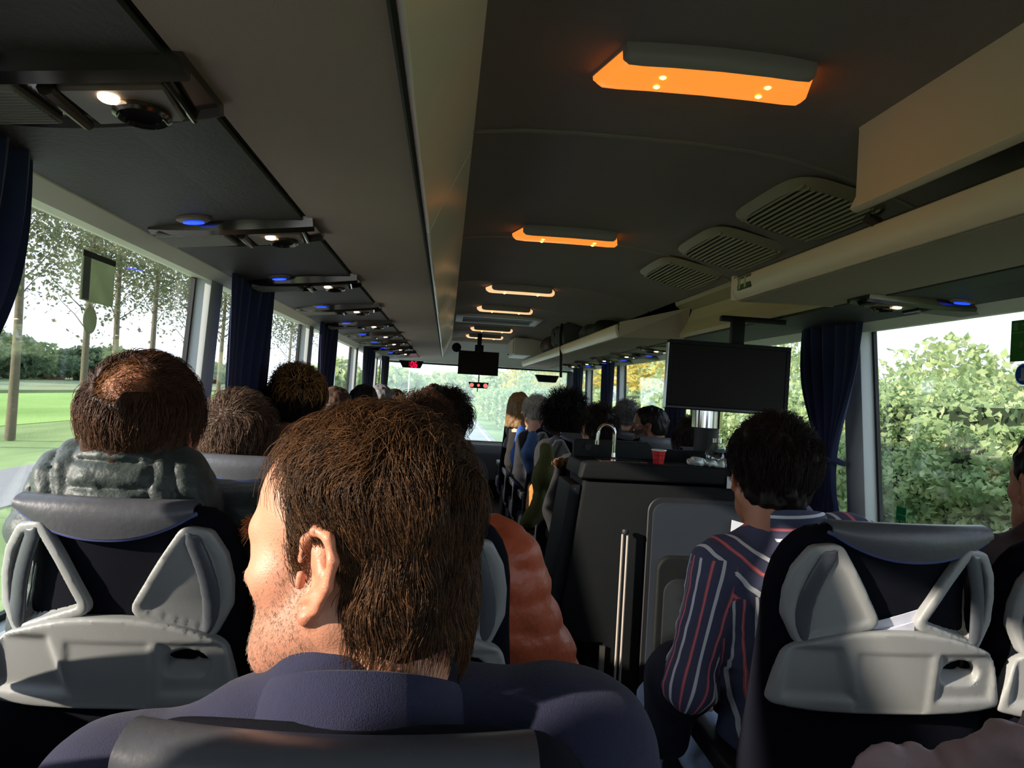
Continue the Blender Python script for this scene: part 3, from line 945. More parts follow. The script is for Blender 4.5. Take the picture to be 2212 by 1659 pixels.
def seat_meshes(s):
    """s=+1: closed pocket on +x; s=-1 mirrored.  returns dict of meshes"""
    out = {}
    b = MB()
    rings = []
    N = 44
    for z, wc, wo in zip(ZT, WC, WO):
        t = 0.105 if z < 0.8 else 0.085
        if z > 1.12: t *= 1 - 0.5 * ((z - 1.12) / 0.036) ** 2
        rg = []
        for k in range(N):
            a = 2 * PI * k / N
            c_, s_ = math.cos(a), math.sin(a)
            w = (wc if c_ * s > 0 else wo)
            x = w * math.copysign(abs(c_) ** 0.55, c_)
            y = 0.0475 + rear_y(z) + t / 2 * math.copysign(abs(s_) ** 0.7, s_) + wing(x, z)
            rg.append((x, y, z))
        rings.append(rg)
    b.loft(rings)
    out['backrest'] = b.mesh('backrest', smooth=True, angle=70)
    # leather pad draped over the top
    p = MB()
    def zl(x):
        t = (x * s + 0.018) / 0.140
        return 1.146 - 0.044 * max(0.0, 1 - abs(t) ** 2.2)
    def padpt(u, v):
        x = s * (-0.160 + 0.284 * u)
        z0 = zl(x)
        if v < 0.35:
            tt = v / 0.35
            z = z0 + (1.158 - z0) * tt
            y = rear_y(z) - 0.004 + 0.012 * tt ** 4
        elif v < 0.65:
            tt = (v - 0.35) / 0.3
            z = 1.158 + 0.003 * math.sin(PI * tt) - 0.010 * tt * tt
            y = 0.008 + 0.040 * tt
        else:
            tt = (v - 0.65) / 0.35
            z = 1.148 - 0.24 * tt
            y = 0.048 + 0.054 * math.sin(min(1, tt * 2) * PI / 2)
            y += rear_y(z) * 0.9
        y += wing(x, z)
        return (x, y, z)
    p.grid(padpt, 30, 24)
    out['headrest_pad'] = p.mesh('headrest_pad', smooth=True, solid=-0.006)
    q = MB()
    pts = []
    for i in range(41):
        x = s * (-0.160 + 0.284 * i / 40)
        z = zl(x)
        pts.append((x, rear_y(z) - 0.0045 + wing(x, z) + (0.012 if i in (0, 40) else 0), z - 0.002))
    q.tube(pts, 0.0042, 8)
    out['piping'] = q.mesh('piping', smooth=True)
    # grab handle: rounded triangular ring with a dish and a grip
    for nm, sg, opn in (('closed', s, False), ('open', -s, True)):
        tri = np.array([(0.118, 1.106), (0.090, 1.060), (0.052, 0.988), (0.148, 0.952), (0.166, 0.99), (0.166, 1.03), (0.158, 1.07), (0.140, 1.102)])
        lo = np.array([0.02, -0.03, 0.91]); hi = np.array([0.23, 0.12, 1.15])
        f = Field(lo, hi, 0.0038)
        X, Y, Z = f.grids()
        W = Y - rear_y(Z) - wing_np(X, Z) + 0 * X
        d2 = np.full(np.broadcast_shapes(X.shape, Y.shape, Z.shape), 1e9)
        n = len(tri)
        sgn = np.ones_like(d2)
        for i in range(n):
            a, bb = tri[i], tri[(i + 1) % n]
            e = bb - a
            wx, wz = X - a[0], Z - a[1]
            t = np.clip((wx * e[0] + wz * e[1]) / (e @ e), 0, 1)
            d2 = np.minimum(d2, (wx - e[0] * t) ** 2 + (wz - e[1] * t) ** 2 + 0 * Y)
            c1 = Z >= a[1]; c2 = Z < bb[1]; c3 = e[0] * wz > e[1] * wx
            fl_ = (c1 & c2 & c3) | (~c1 & ~c2 & ~c3)
            sgn = np.where(fl_ + (0 * Y).astype(bool), -sgn, sgn)
        dd = sgn * np.sqrt(d2) - 0.018          # rounded outline
        ring = np.sqrt((np.maximum(np.abs(dd + 0.008) - 0.005, 0)) ** 2 + np.maximum(np.abs(W + 0.001) - 0.009, 0) ** 2) - 0.004
        bar_a, bar_b = np.array((0.122, 1.105)), np.array((0.152, 0.955))
        barx = bar_a[0] + (bar_b[0] - bar_a[0]) * np.clip((1.10 - Z) / 0.145, 0, 1) + 0.008 * np.sin(np.clip((1.10 - Z) / 0.145, 0, 1) * PI)
        depth = (0.030 if opn else 0.0025) * sstep(0.0, 0.035, -dd)
        dish = np.maximum(np.maximum(dd, np.abs(W + (0.008 if opn else 0.0068) - depth) - 0.004), (X - barx) if opn else dd)
        f.d = np.minimum(ring, dish).astype(np.float32)
        v, qd = f.mesh()
        v = smooth_np(v, qd, 2)
        if sg < 0:
            v = v * np.array([-1, 1, 1]); qd = qd[:, ::-1]
        out['handle_' + nm] = mesh_np('grab_handle', v, qd)
        f2 = Field(lo, hi, 0.0038)
        g = np.sqrt(((X - barx - 0.004) / 1.9) ** 2 + (W + 0.009) ** 2) - 0.0078
        f2.d = np.maximum(np.maximum(g, dd + 0.008), 0 * g - 1).astype(np.float32)
        v, qd = f2.mesh()
        v = smooth_np(v, qd, 1)
        if sg < 0:
            v = v * np.array([-1, 1, 1]); qd = qd[:, ::-1]
        out['grip_' + nm] = mesh_np('grip', v, qd)
    # folding tray with dish, cup hole
    f = Field((-0.22, -0.03, 0.79), (0.22, 0.06, 0.99), 0.004)
    X, Y, Z = f.grids()
    Y = Y - wing_np(X, 0.9) * 0.7 - rear_y(Z) * 0.9
    top = 0.972 - 0.052 * np.abs(X / 0.2) ** 2.2
    bot = 0.815 + 0.012 * np.abs(X / 0.2) ** 4
    side = np.abs(X) - (0.200 - 0.02 * np.clip((Z - 0.86) / 0.08, -0.6, 1))
    k = 0.014
    e1 = Z - top; e2 = bot - Z
    out2 = np.maximum(np.maximum(e1, e2), side) + 0 * Y
    r2 = np.sqrt(np.maximum(np.maximum(e1, e2) + k, 0) ** 2 + np.maximum(side + k, 0) ** 2) - k + 0 * Y
    out2 = np.where((np.maximum(e1, e2) > -k) & (side > -k), r2, out2)
    face = -0.020 + 0 * X + 0 * Z
    # dish on the -x side, boss on the +x side
    dl = np.maximum(np.maximum(X + 0.075 - 0.045 * np.clip((0.9 - Z) / 0.08, -1, 1) * 0.6, -0.19 - X), np.maximum(Z - 0.945, 0.835 - Z))
    face = face + 0.011 * sstep(0.0, 0.018, -dl)
    dr = np.maximum(np.maximum(0.075 - X, X - 0.19), np.maximum(Z - 0.935, 0.838 - Z))
    face = face + 0.006 * sstep(0.0, 0.012, -dr)
    midp = np.maximum(np.abs(X) - 0.07, Z - 0.935)
    face = face + 0.003 * sstep(0, 0.01, -midp) * (Z > 0.82)
    slab = np.maximum(face - Y, Y - 0.012)
    e = np.maximum(out2, slab)
    rr = np.sqrt(np.maximum(out2 + 0.006, 0) ** 2 + np.maximum(slab + 0.006, 0) ** 2) - 0.006
    f.d = np.where((out2 > -0.006) & (slab > -0.006), rr, e).astype(np.float32)
    hole = (np.sqrt(((X - 0.122) / 0.036) ** 2 + ((Z - 0.892) / 0.027) ** 2) - 1) * 0.027 + 0 * Y
    hole = np.maximum(hole, Y - 0.006 - 0.9 * (Z - 0.892))
    f.d = np.maximum(f.d, -hole).astype(np.float32)
    for sx in (-0.07, 0.085):
        f.sub(rbox((sx, -0.02, 0.81), (0.0012, 0.03, 0.022), 0.0005), 0.0005)
    v, qd = f.mesh()
    out['tray_table'] = mesh_np('tray_table', smooth_np(v, qd, 1), qd)
    cz = MB()
    cz.lathe([(0.030, 0), (0.030, 0.004), (0.0, 0.004)], (0, 0, 0), 20, 'y', False)
    out['cup_well'] = cz.mesh('cup_well', smooth=True)
    c = MB()
    c.box((0, 0.35, 0.415), (0.44, 0.50, 0.12))
    out['cushion'] = c.mesh('cushion', bevel=0.035, seg=4)
    bs = MB()
    bs.box((0, 0.36, 0.335), (0.40, 0.42, 0.05)).box((-0.15, 0.3, 0.16), (0.04, 0.34, 0.32)).box((0.15, 0.3, 0.16), (0.04, 0.34, 0.32))
    out['base'] = bs.mesh('base', bevel=0.006)
    ar = MB()
    ar.box((s * 0.207, 0.33, 0.625), (0.04, 0.36, 0.045)).box((s * 0.207, 0.17, 0.55), (0.03, 0.05, 0.16))
    out['armrest'] = ar.mesh('armrest', bevel=0.012, seg=3)
    lv = MB()
    lv.box((-s * 0.10, 0.085, 0.70), (0.035, 0.02, 0.05))
    out['coat_hook'] = lv.mesh('coat_hook', bevel=0.006)
    return out
def make_seat(ms, loc):
    r = empty('coach_seat', loc)
    link('backrest', ms['backrest'], M_navy, r)
    link('headrest_pad', ms['headrest_pad'], M_leather, r)
    link('piping', ms['piping'], M_pipe, r)
    for nm in ('closed', 'open'):
        h = link('grab_handle', ms['handle_' + nm], M_tray, r)
        link('grip', ms['grip_' + nm], M_grip, h)
    t = link('tray_table', ms['tray_table'], M_tray, r)
    link('cup_well', ms['cup_well'], M_base, t, (0.122, 0.058, 0.890))
    link('cushion', ms['cushion'], M_navy, r)
    link('base', ms['base'], M_base, r)
    link('armrest', ms['armrest'], M_base, r)
    link('coat_hook', ms['coat_hook'], M_grip, r)
    return r
msL, msR = seat_meshes(1), seat_meshes(-1)
SEAT_DZ = -0.013
for ms_ in (msL, msR):
    for k_ in ('backrest', 'headrest_pad', 'piping', 'handle_closed', 'handle_open', 'grip_closed', 'grip_open', 'tray_table', 'coat_hook'):
        ms_[k_].transform(Matrix.Translation((0, 0, SEAT_DZ)))
PITCH = 0.79
rowname = ['the row right ahead of the camera', 'the second row', 'the third row', 'the fourth row', 'the fifth row', 'the sixth row', 'the seventh row', 'the eighth row', 'the ninth row', 'the tenth row']
XWL, XAL, XAR, XWR = -0.525, -0.06, 0.80, 1.27
SEATS = {}
YL = [0.457 + PITCH * i for i in range(10)]
for i, y in enumerate(YL):
    for x, nm in ((XWL, 'window'), (XAL, 'aisle')):
        if i > 8: continue
        s = make_seat(msL, (x, y, 0))
        lb = 'navy coach seat with grey tray, left %s side, %s' % (nm, rowname[i])
        if i == 0 and nm == 'aisle': lb = 'navy coach seat with dark leather headrest directly in front of the camera, cut off below'
        if i == 1 and nm == 'window': lb = 'navy coach seat with grey tray table and cup hole behind the quilted jacket man'
        tag(s, lb, 'seat', 'navy coach seats')
        SEATS[('L', nm, i)] = s
SEATS[('L', 'aisle', 0)].location = (XAL + 0.014, 0.497, -0.036)
YR = [0.42, 1.27, 3.47, 4.26, 5.05, 5.84, 6.63, 7.42]
for i, y in enumerate(YR):
    for x, nm in ((XAR, 'aisle'), (XWR, 'window')):
        s = make_seat(msR, (x, y, 0))
        lb = 'navy coach seat, right %s side, %s' % (nm, ['the row beside the camera', 'the row behind the galley space', 'first row beyond the galley', 'second row beyond the galley',
              'third row beyond the galley', 'fourth row beyond the galley', 'fifth row beyond the galley', 'sixth row beyond the galley'][i])
        if i == 1 and nm == 'aisle': lb = 'navy coach seat with papers tucked behind its grey tray, on the right'
        tag(s, lb, 'seat', 'navy coach seats')
        SEATS[('R', nm, i)] = s
sR = SEATS[('R', 'aisle', 1)]
sR.location = (0.842, 1.27, 0)
sR.scale = (1.10, 1.0, 1.01)
# papers behind the right tray
pp = empty('paper_sheaf', (0.800, 1.290, 0.940))
pp.rotation_euler = (R(9), R(-4), 0)
tag(pp, 'white paper sheets tucked behind the grey tray of the right seat', 'paper')
M_pap = mat('paper_white', '#d6d8e6', 0.8)
for k, (dx, dz, w, ry) in enumerate(((0.0, 0.0, 0.21, 0), (-0.006, -0.012, 0.20, -0.01), (-0.012, -0.022, 0.19, 0.0))):
    def shp(u, v, dx=dx, dz=dz, w=w, ry=ry, k=k):
        x = dx + (u - 0.5) * w
        zt = dz + 0.016 + (0.044 + ry) * u
        return (x, 0.014 - k * 0.003 + 0.8 * (x - 0.02) ** 2, dz - 0.004 + (zt - dz + 0.004) * v)
    MB().grid(shp, 10, 2).build('sheet', M_pap, pp, solid=0.0012)

# ================================================================== galley
M_gal = mat('galley_charcoal', '#17191a', 0.55, var=0.1, vscale=10, bump=0.25, bscale=500, spec=0.12)
M_gals = mat('galley_side', '#24282a', 0.55, var=0.1, vscale=8, bump=0.2, bscale=500, spec=0.15)
M_blue_p = mat('galley_slate_panel', '#262b32', 0.55, var=0.06, spec=0.15)
M_steel = mat('steel_polished', '#c9c9c6', 0.12, metal=1.0)
ga = empty('galley_unit', (0, 0, 0))
tag(ga, 'charcoal galley cabinet with sink tap and counter beside the aisle', 'cabinet')
GY0, GY1 = 3.0, 3.36
def slab(pts0, y0, y1):
    m = MB()
    m.prism(pts0, y0, y1)
    return m
slab([(0.585, 1.02), (1.55, 1.02), (1.55, 0.10), (0.70, 0.10), (0.70, 0.36), (0.535, 0.36), (0.520, 0.52)], GY0, GY1).build('body', M_gal, ga, bevel=0.012)
MB().add([(0.530, 3.03, 1.0), (0.470, 3.03, 0.52), (0.505, 3.03, 0.375), (0.505, 3.34, 0.375), (0.470, 3.34, 0.52), (0.530, 3.34, 1.0),
          (0.575, 3.03, 1.0), (0.53, 3.03, 0.52), (0.55, 3.03, 0.375), (0.55, 3.34, 0.375), (0.53, 3.34, 0.52), (0.575, 3.34, 1.0)],
         [(0, 1, 4, 5), (1, 2, 3, 4), (6, 11, 10, 7), (7, 10, 9, 8), (0, 6, 7, 1), (1, 7, 8, 2), (2, 8, 9, 3), (3, 9, 10, 4), (4, 10, 11, 5), (5, 11, 6, 0)]).build('side_panel', M_gals, ga, bevel=0.006)
slab([(0.560, 1.03), (0.575, 1.095), (0.60, 1.10), (1.55, 1.10), (1.55, 1.03)], GY0 - 0.015, GY1).build('worktop', M_gal, ga, bevel=0.012, seg=3)
MB().box((0.75, 3.10, 1.103), (0.20, 0.14, 0.006)).build('sink', M_steel, ga, bevel=0.002, seg=1)
us = slab([(0.575, 1.10), (0.572, 1.168), (0.585, 1.178), (0.905, 1.178), (0.925, 1.168), (0.945, 1.10)], 3.24, 3.28).build('upstand', M_gals, ga, bevel=0.008)
MB().lathe([(0.015, 0), (0.015, -0.008), (0, -0.008)], (0.635, 3.238, 1.145), 14, 'y', False).build('lock', M_base, us, smooth=True)
MB().box((1.25, 3.26, 1.125), (0.6, 0.05, 0.05)).build('rear_shelf', M_gal, ga, bevel=0.006)
# recessed slate panel and rounded flap on the front
def rrect(x0, x1, z0, z1, r, n=6, corners=(1, 1, 1, 1)):
    pts = []
    for (cx, cz, a0, on) in ((x1 - r, z1 - r, 0, corners[0]), (x0 + r, z1 - r, 90, corners[1]), (x0 + r, z0 + r, 180, corners[2]), (x1 - r, z0 + r, 270, corners[3])):
        for i in range(n + 1):
            a = R(a0 + 90 * i / n)
            pts.append((cx + r * math.cos(a), cz + r * math.sin(a)))
    return pts
MB().prism(rrect(0.853, 1.5, 0.12, 0.968, 0.06), 2.990, 3.01).build('gasket', M_base, ga, bevel=0.003, seg=1)
MB().prism(rrect(0.873, 1.48, 0.14, 0.948, 0.05), 2.983, 3.0).build('slate_panel', M_blue_p, ga, bevel=0.004)
fl2 = MB().prism(rrect(0.895, 1.45, 0.15, 0.735, 0.06), 2.955, 2.99).build('flap', M_gal, ga, bevel=0.012, seg=3)
MB().prism(rrect(0.925, 1.42, 0.18, 0.645, 0.06), 2.947, 2.96).build('flap_inset', M_gals, fl2, bevel=0.005)
kn = MB().lathe([(0.001, -0.012), (0.012, -0.009), (0.015, 0), (0.012, 0.01), (0.001, 0.012)], (0.757, 2.97, 0.825), 14, 'z').build('rail_knob', M_base, ga, smooth=True)
for x in (0.747, 0.768):
    MB().tube([(x, 2.97, 0.05), (x, 2.97, 0.815)], 0.005, 10).build('grab_rail', mat('rail_satin', '#b4aaa0', 0.4, metal=0.25), ga, smooth=True)
MB().box((0.695, 3.0, 0.22), (0.02, 0.02, 0.26)).build('leg', M_alu, ga)
MB().lathe([(0.005, -0.002), (0.005, 0)], (0.545, 3.005, 0.985), 10, 'y').build('screw', M_steel, ga)
# hook-shaped tap
tp = empty('tap', (0.735, 3.16, 1.10))
tag(tp, 'tall curved chrome tap on the galley worktop', 'tap')
pts = [(0, 0, 0.0), (0, 0, 0.11)]
for i in range(13):
    a = PI * i / 12
    pts.append((-0.036 + 0.036 * math.cos(a), -0.0 - 0.0 * i, 0.11 + 0.040 * math.sin(a)))
pts += [(-0.075, 0, 0.075)]
MB().tube(pts, 0.0085, 12).build('spout', M_steel, tp, smooth=True)
MB().lathe([(0.02, 0), (0.02, 0.006), (0.012, 0.012), (0.011, 0.03)], (0, 0, 0), 16).build('base', M_steel, tp, smooth=True)
MB().lathe([(0.0105, 0), (0.0105, 0.018)], (-0.075, 0, 0.062), 12).build('aerator', M_steel, tp, smooth=True)
# red paper cup
cu = empty('paper_cup', (0.905, 3.06, 1.101))
tag(cu, 'red paper cup with dark line pattern and white rim on the galley', 'cup')
M_cup = mat('cup_red', '#d8242a', 0.45)
MB().lathe([(0.022, 0), (0.030, 0.056), (0.027, 0.056), (0.020, 0.004), (0.0, 0.004)], (0, 0, 0), 28, 'z', False).build('body', M_cup, cu, smooth=True)
MB().lathe([(0.0305, 0.054), (0.0325, 0.057), (0.031, 0.060), (0.028, 0.058)], (0, 0, 0), 28, 'z', False).build('rim', mat('cup_white', '#e8e2d8', .5), cu, smooth=True)
M_cl = mat('cup_line', '#6a1014', .5)
for z in (0.018, 0.036):
    r0 = 0.022 + 0.008 * z / 0.056
    MB().lathe([(r0 + .0004, z - .001), (r0 + .0006, z + .001)], (0, 0, 0), 28, 'z', False).build('printed_line', M_cl, cu)
for k in range(10):
    a = 2 * PI * k / 10
    MB().tube([(0.0224 * math.cos(a), 0.0224 * math.sin(a), 0.001), (0.0302 * math.cos(a), 0.0302 * math.sin(a), 0.054)], 0.0007, 4).build('printed_line', M_cl, cu)
# glass jar, crumpled wrappers, steel urn
jr = empty('glass_jar', (1.175, 3.10, 1.101))
tag(jr, 'clear glass jar with silver cap on the galley worktop', 'jar')
MB().lathe([(0.05, 0), (0.055, 0.02), (0.05, 0.06), (0.025, 0.09), (0.024, 0.105)], (0, 0, 0), 24, 'z', False).build('glass', glass_mat('jar_glass', (0.8, 0.86, 0.86), 0.4), jr, smooth=True)
MB().lathe([(0.027, 0.1), (0.027, 0.118), (0, 0.118)], (0, 0, 0), 20, 'z', False).build('cap', M_steel, jr, smooth=True)
M_foil = mat('wrapper_foil', '#c8d2cc', 0.3, metal=0.3, var=0.5, vscale=60)
for k, (x, y, lb) in enumerate(((1.08, 3.07, 'crumpled pale wrapper left of the glass jar'), (1.155, 3.035, 'crumpled silvery wrapper in front of the glass jar'), (1.235, 3.06, 'crumpled pale wrapper right of the glass jar'))):
    f = Field((-0.06, -0.05, -0.005), (0.06, 0.05, 0.06), 0.005)
    f.add(ell((0, 0, 0.012), (0.045, 0.035, 0.018)), 0.005)
    X, Y, Z = f.grids()
    f.d = np.maximum(f.d + 0.014 * vnoise(X + k * 3.1, Y, Z, 55), -Z + 0 * X + 0 * Y)
    v, q = f.mesh()
    tag(link('wrapper', mesh_np('wrapper', v, q, False), M_foil, None, (x, y, 1.101)), lb, 'wrapper', 'wrappers on the galley')
ur = empty('steel_urn', (1.19, 3.29, 1.15))
tag(ur, 'ribbed steel drinks urn behind the galley, under the big screen', 'urn')
rg = []
for (z, rr) in ((0.105, 0.06), (0.107, 0.066), (0.20, 0.066), (0.203, 0.06)):
    rg.append([((rr + (0.0022 if k % 2 else -0.0008)) * math.cos(2 * PI * k / 44), (rr + (0.0022 if k % 2 else -0.0008)) * math.sin(2 * PI * k / 44), z) for k in range(44)])
MB().loft(rg).build('drum', M_steel, ur)
MB().lathe([(0.055, 0), (0.055, 0.105)], (0, 0, 0), 24).build('stand', M_base, ur, smooth=True)
# white card on the galley edge
tag(MB().box((1.20, 2.978, 1.045), (0.05, 0.003, 0.05)).build('card', mat('card_white', '#d8d6d2', .7)), 'small white card fixed to the galley worktop edge', 'card')
tag(MB().add([(1.19, 2.950, 0.81), (1.30, 2.950, 0.80), (1.30, 2.950, 0.87), (1.195, 2.952, 0.895)], [(0, 1, 2, 3)]).build('leaflet', mat('leaflet_white', '#cfd4dc', .7), solid=0.002), 'white leaflet fixed to the galley front beyond the striped shirt', 'paper')

# ================================================================== curtains
def cloth_mat(name, col):
    return mat(name, col, 0.9, var=0.15, vscale=60, bump=0.2, bscale=700, sheen=0.15)
M_cur = cloth_mat('curtain_navy', '#121c42')
def curtain(label, x, s, y0, y1, zt, zb, tie=None, pl=7, leanf=0.0, amp=0.022, tshift=0.0, wmin=0.28):
    """pleated curtain hanging by wall x; tie = height of the tie-band"""
    r = empty('curtain', (x, (y0 + y1) / 2, zb))
    tag(r, label, 'curtain', 'navy window curtains')
    w = (y1 - y0)
    m = MB()
    NU, NV = pl * 10, 36
    def pt(u, v):
        z = zb + (zt - zb) * v
        sc, sh = 1.0, 0.0
        if tie:
            q = abs(z - tie) / 0.36
            sc = wmin + (1 - wmin) * (1 - math.exp(-q * q * 2.2)) * (1.0 if z > tie else 0.85)
            sh = tshift * math.exp(-q * q * 2.0)
        yy = (y0 + y1) / 2 + (u - 0.5) * w * sc + sh - leanf * (1 - v)
        a = amp * (0.7 + 0.3 * math.sin(7 * u + 3)) * (1.25 - 0.25 * sc)
        xx = x - s * (0.030 + a * math.sin(2 * PI * pl * u + 0.5 * math.sin(3 * v)) + 0.01 * math.sin(5 * u + 4 * v))
        return (xx - x, yy - (y0 + y1) / 2, z - zb)
    m.grid(pt, NU, NV)
    m.build('cloth', M_cur, r, smooth=True, solid=0.003)
    if tie:
        n = 16
        pts = [(-s * 0.03 + 0.05 * math.cos(2 * PI * i / n), tshift + (w * wmin / 2 + 0.01) * math.sin(2 * PI * i / n), tie - zb + 0.006 * math.sin(4 * PI * i / n)) for i in range(n)]
        MB().tube(pts, 0.011, 6, closed=True).build('tie_band', M_cur, r, smooth=True)
    return r
ZT_ = ZW + 0.005
curtain('dark navy curtain at the far left edge, gathered towards its foot', XL + 0.03, -1, 0.93, 1.345, ZT_, 0.86, 1.14, 6, 0.0, tshift=-0.14, wmin=0.5)
curtain('unseen navy curtain added beside the camera on the left to block sun', XL + 0.03, -1, -0.40, 0.30, ZT_, 0.86, None, 7, 0.0)  # out of view, added to keep the sun off the nearest headrest
curtain('pleated navy curtain hanging between the first and second left windows', XL + 0.03, -1, 2.58, 3.12, ZT_, 0.80, None, 6, 0.12)
curtain('narrow navy curtain hanging between the second and third left windows', XL + 0.03, -1, 4.36, 4.88, ZT_, 0.80, None, 6, 0.12)
curtain('wide navy curtain nearest the front on the left', XL + 0.03, -1, 6.62, 7.4, ZT_, 0.80, None, 7, 0.12)
curtain('navy curtain at the front left corner by the windscreen', XL + 0.03, -1, 8.5, 9.15, ZT_, 0.80, None, 6, 0.12)
curtain('navy curtain tied at its waist beside the right window', XR - 0.03, 1, 2.66, 3.12, ZT_, 0.86, 1.165, 6, 0.0, tshift=-0.03, wmin=0.36)
curtain('navy curtain behind the big screen on the right', XR - 0.03, 1, 4.66, 5.12, ZT_, 0.80, None, 5, 0.1)
curtain('navy curtain far along the right windows', XR - 0.03, 1, 6.8, 7.3, ZT_, 0.80, None, 5, 0.1)
curtain('navy curtain at the front right corner by the windscreen', XR - 0.03, 1, 8.4, 8.95, ZT_, 0.80, None, 5, 0.1)

# ================================================================== stickers on the glass
def film_mat(name, col, trans=0.6):
    if name in MATS: return MATS[name]
    m = bpy.data.materials.new(name); m.use_nodes = True
    nt = m.node_tree; nt.nodes.clear()
    out = nt.nodes.new('ShaderNodeOutputMaterial')
    d = nt.nodes.new('ShaderNodeBsdfDiffuse'); t = nt.nodes.new('ShaderNodeBsdfTranslucent')
    tc = nt.nodes.new('ShaderNodeTexCoord')
    n = nt.nodes.new('ShaderNodeTexNoise'); n.inputs['Scale'].default_value = 14
    nt.links.new(tc.outputs['Object'], n.inputs['Vector'])
    mx2 = nt.nodes.new('ShaderNodeMixRGB')
    c = lin(col)
    mx2.inputs[1].default_value = tuple(v * 0.8 for v in c[:3]) + (1,); mx2.inputs[2].default_value = tuple(min(1, v * 1.2) for v in c[:3]) + (1,)
    nt.links.new(n.outputs['Fac'], mx2.inputs[0])
    mx = nt.nodes.new('ShaderNodeMixShader'); mx.inputs[0].default_value = trans
    nt.links.new(mx2.outputs[0], d.inputs[0]); nt.links.new(mx2.outputs[0], t.inputs[0])
    nt.links.new(d.outputs[0], mx.inputs[1]); nt.links.new(t.outputs[0], mx.inputs[2])
    nt.links.new(mx.outputs[0], out.inputs[0])
    MATS[name] = m
    return m
M_dkg = film_mat('sticker_green_dark', '#4c7042', 0.7)
M_txt = film_mat('sticker_print', '#a8c890', 0.7)
def text(body, size, loc, rot, m, parent, name='lettering'):
    c = bpy.data.curves.new(name, 'FONT')
    c.body = body
    c.size = size
    c.extrude = 0.0003
    c.align_x = 'CENTER'; c.align_y = 'CENTER'
    tmp = bpy.data.objects.new(name, c)
    COL.objects.link(tmp)
    dg = bpy.context.evaluated_depsgraph_get()
    me = bpy.data.meshes.new_from_object(tmp.evaluated_get(dg))
    bpy.data.objects.remove(tmp)
    me.materials.clear()
    o = link(name, me, m, parent, loc, rot)
    return o
st = empty('emergency_sticker', (XR + 0.042, 1.955, 1.598))
tag(st, 'dark green emergency exit sticker at the top of the right window', 'sticker')
MB().box((0, 0, 0), (0.002, 0.17, 0.120)).build('sheet', M_dkg, st)
MB().box((-0.0015, 0, 0.024), (0.001, 0.16, 0.0025)).build('printed_line', M_txt, st)
MB().box((-0.0015, 0.068, 0.042), (0.001, 0.016, 0.024)).build('pictogram', M_txt, st)
text('Nooduitgang', 0.021, (-0.0016, -0.01, 0.042), (PI / 2, 0, -PI / 2), M_txt, st)
for (y, z, w, h) in ((0.045, -0.012, 0.014, 0.016), (0.0, -0.02, 0.012, 0.05), (-0.045, -0.025, 0.03, 0.012)):
    MB().box((-0.0015, y, z), (0.001, w, h), (0.4, 0, 0)).build('pictogram', M_txt, st)
rd = empty('round_sticker', (XR + 0.042, 1.985, 1.50))
tag(rd, 'round dark blue safety sticker on the right window', 'sticker')
MB().lathe([(0.034, 0), (0.034, 0.002), (0, 0.002)], (0, 0, 0), 28, 'x', False).build('rim', film_mat('sticker_white', '#e8ecec', .6), rd)
MB().lathe([(0.030, -0.002), (0.030, 0.0), (0, -0.002)], (0, 0, 0), 28, 'x', False).build('disc', film_mat('sticker_blue', '#1a2f5c', .5), rd)
M_fig = mat('sticker_figure', '#8a8d92', .6)
MB().box((-0.003, 0.002, 0.012), (0.001, 0.010, 0.012)).box((-0.003, 0, -0.002), (0.001, 0.014, 0.02)).box((-0.003, -0.002, -0.015), (0.001, 0.032, 0.008)).build('pictogram', M_fig, rd)
ex = empty('exit_sticker', (XR + 0.042, 2.52, 0.985))
tag(ex, 'green exit sticker low in the right window corner', 'sticker')
MB().box((0, 0, 0), (0.002, 0.055, 0.10)).build('sheet', film_mat('exit_green', '#2f7a55', 0.65), ex)
MB().box((-0.0015, -0.004, 0.022), (0.001, 0.052, 0.006)).build('printed_line', film_mat('exit_pale', '#8fc0a8', .65), ex)
M_ew = film_mat('exit_white', '#d8e8d0', .65)
MB().box((-0.0015, -0.014, -0.012), (0.001, 0.006, 0.034), (0.5, 0, 0)).box((-0.0015, -0.006, -0.01), (0.001, 0.005, 0.030)).box((-0.0015, 0.018, -0.004), (0.001, 0.010, 0.012)).build('pictogram', M_ew, ex)
sl_ = empty('window_sticker', (XL - 0.040, 1.84, 1.575))
tag(sl_, 'rectangular green grey sticker seen from behind on the left window', 'sticker')
MB().box((0, 0, 0), (0.002, 0.165, 0.115)).build('sheet', film_mat('sticker_back_green', '#8b9580', 0.6), sl_)
MB().box((0.0015, 0, 0.050), (0.001, 0.165, 0.014)).build('dark_band', mat('sticker_dark', '#20261a', .6), sl_)
MB().box((0.0015, -0.06, -0.006), (0.001, 0.032, 0.098)).build('grey_band', film_mat('sticker_grey', '#a8aca2'), sl_)
ro = MB().lathe([(0.032, 0), (0.032, 0.002), (0, 0.002)], (0, 0, 0), 28, 'x').build('round_sticker', film_mat('sticker_back_grey', '#868f7c', 0.6), None, (XL - 0.040, 1.81, 1.475))
tag(ro, 'round grey green sticker seen from behind on the left window', 'sticker')
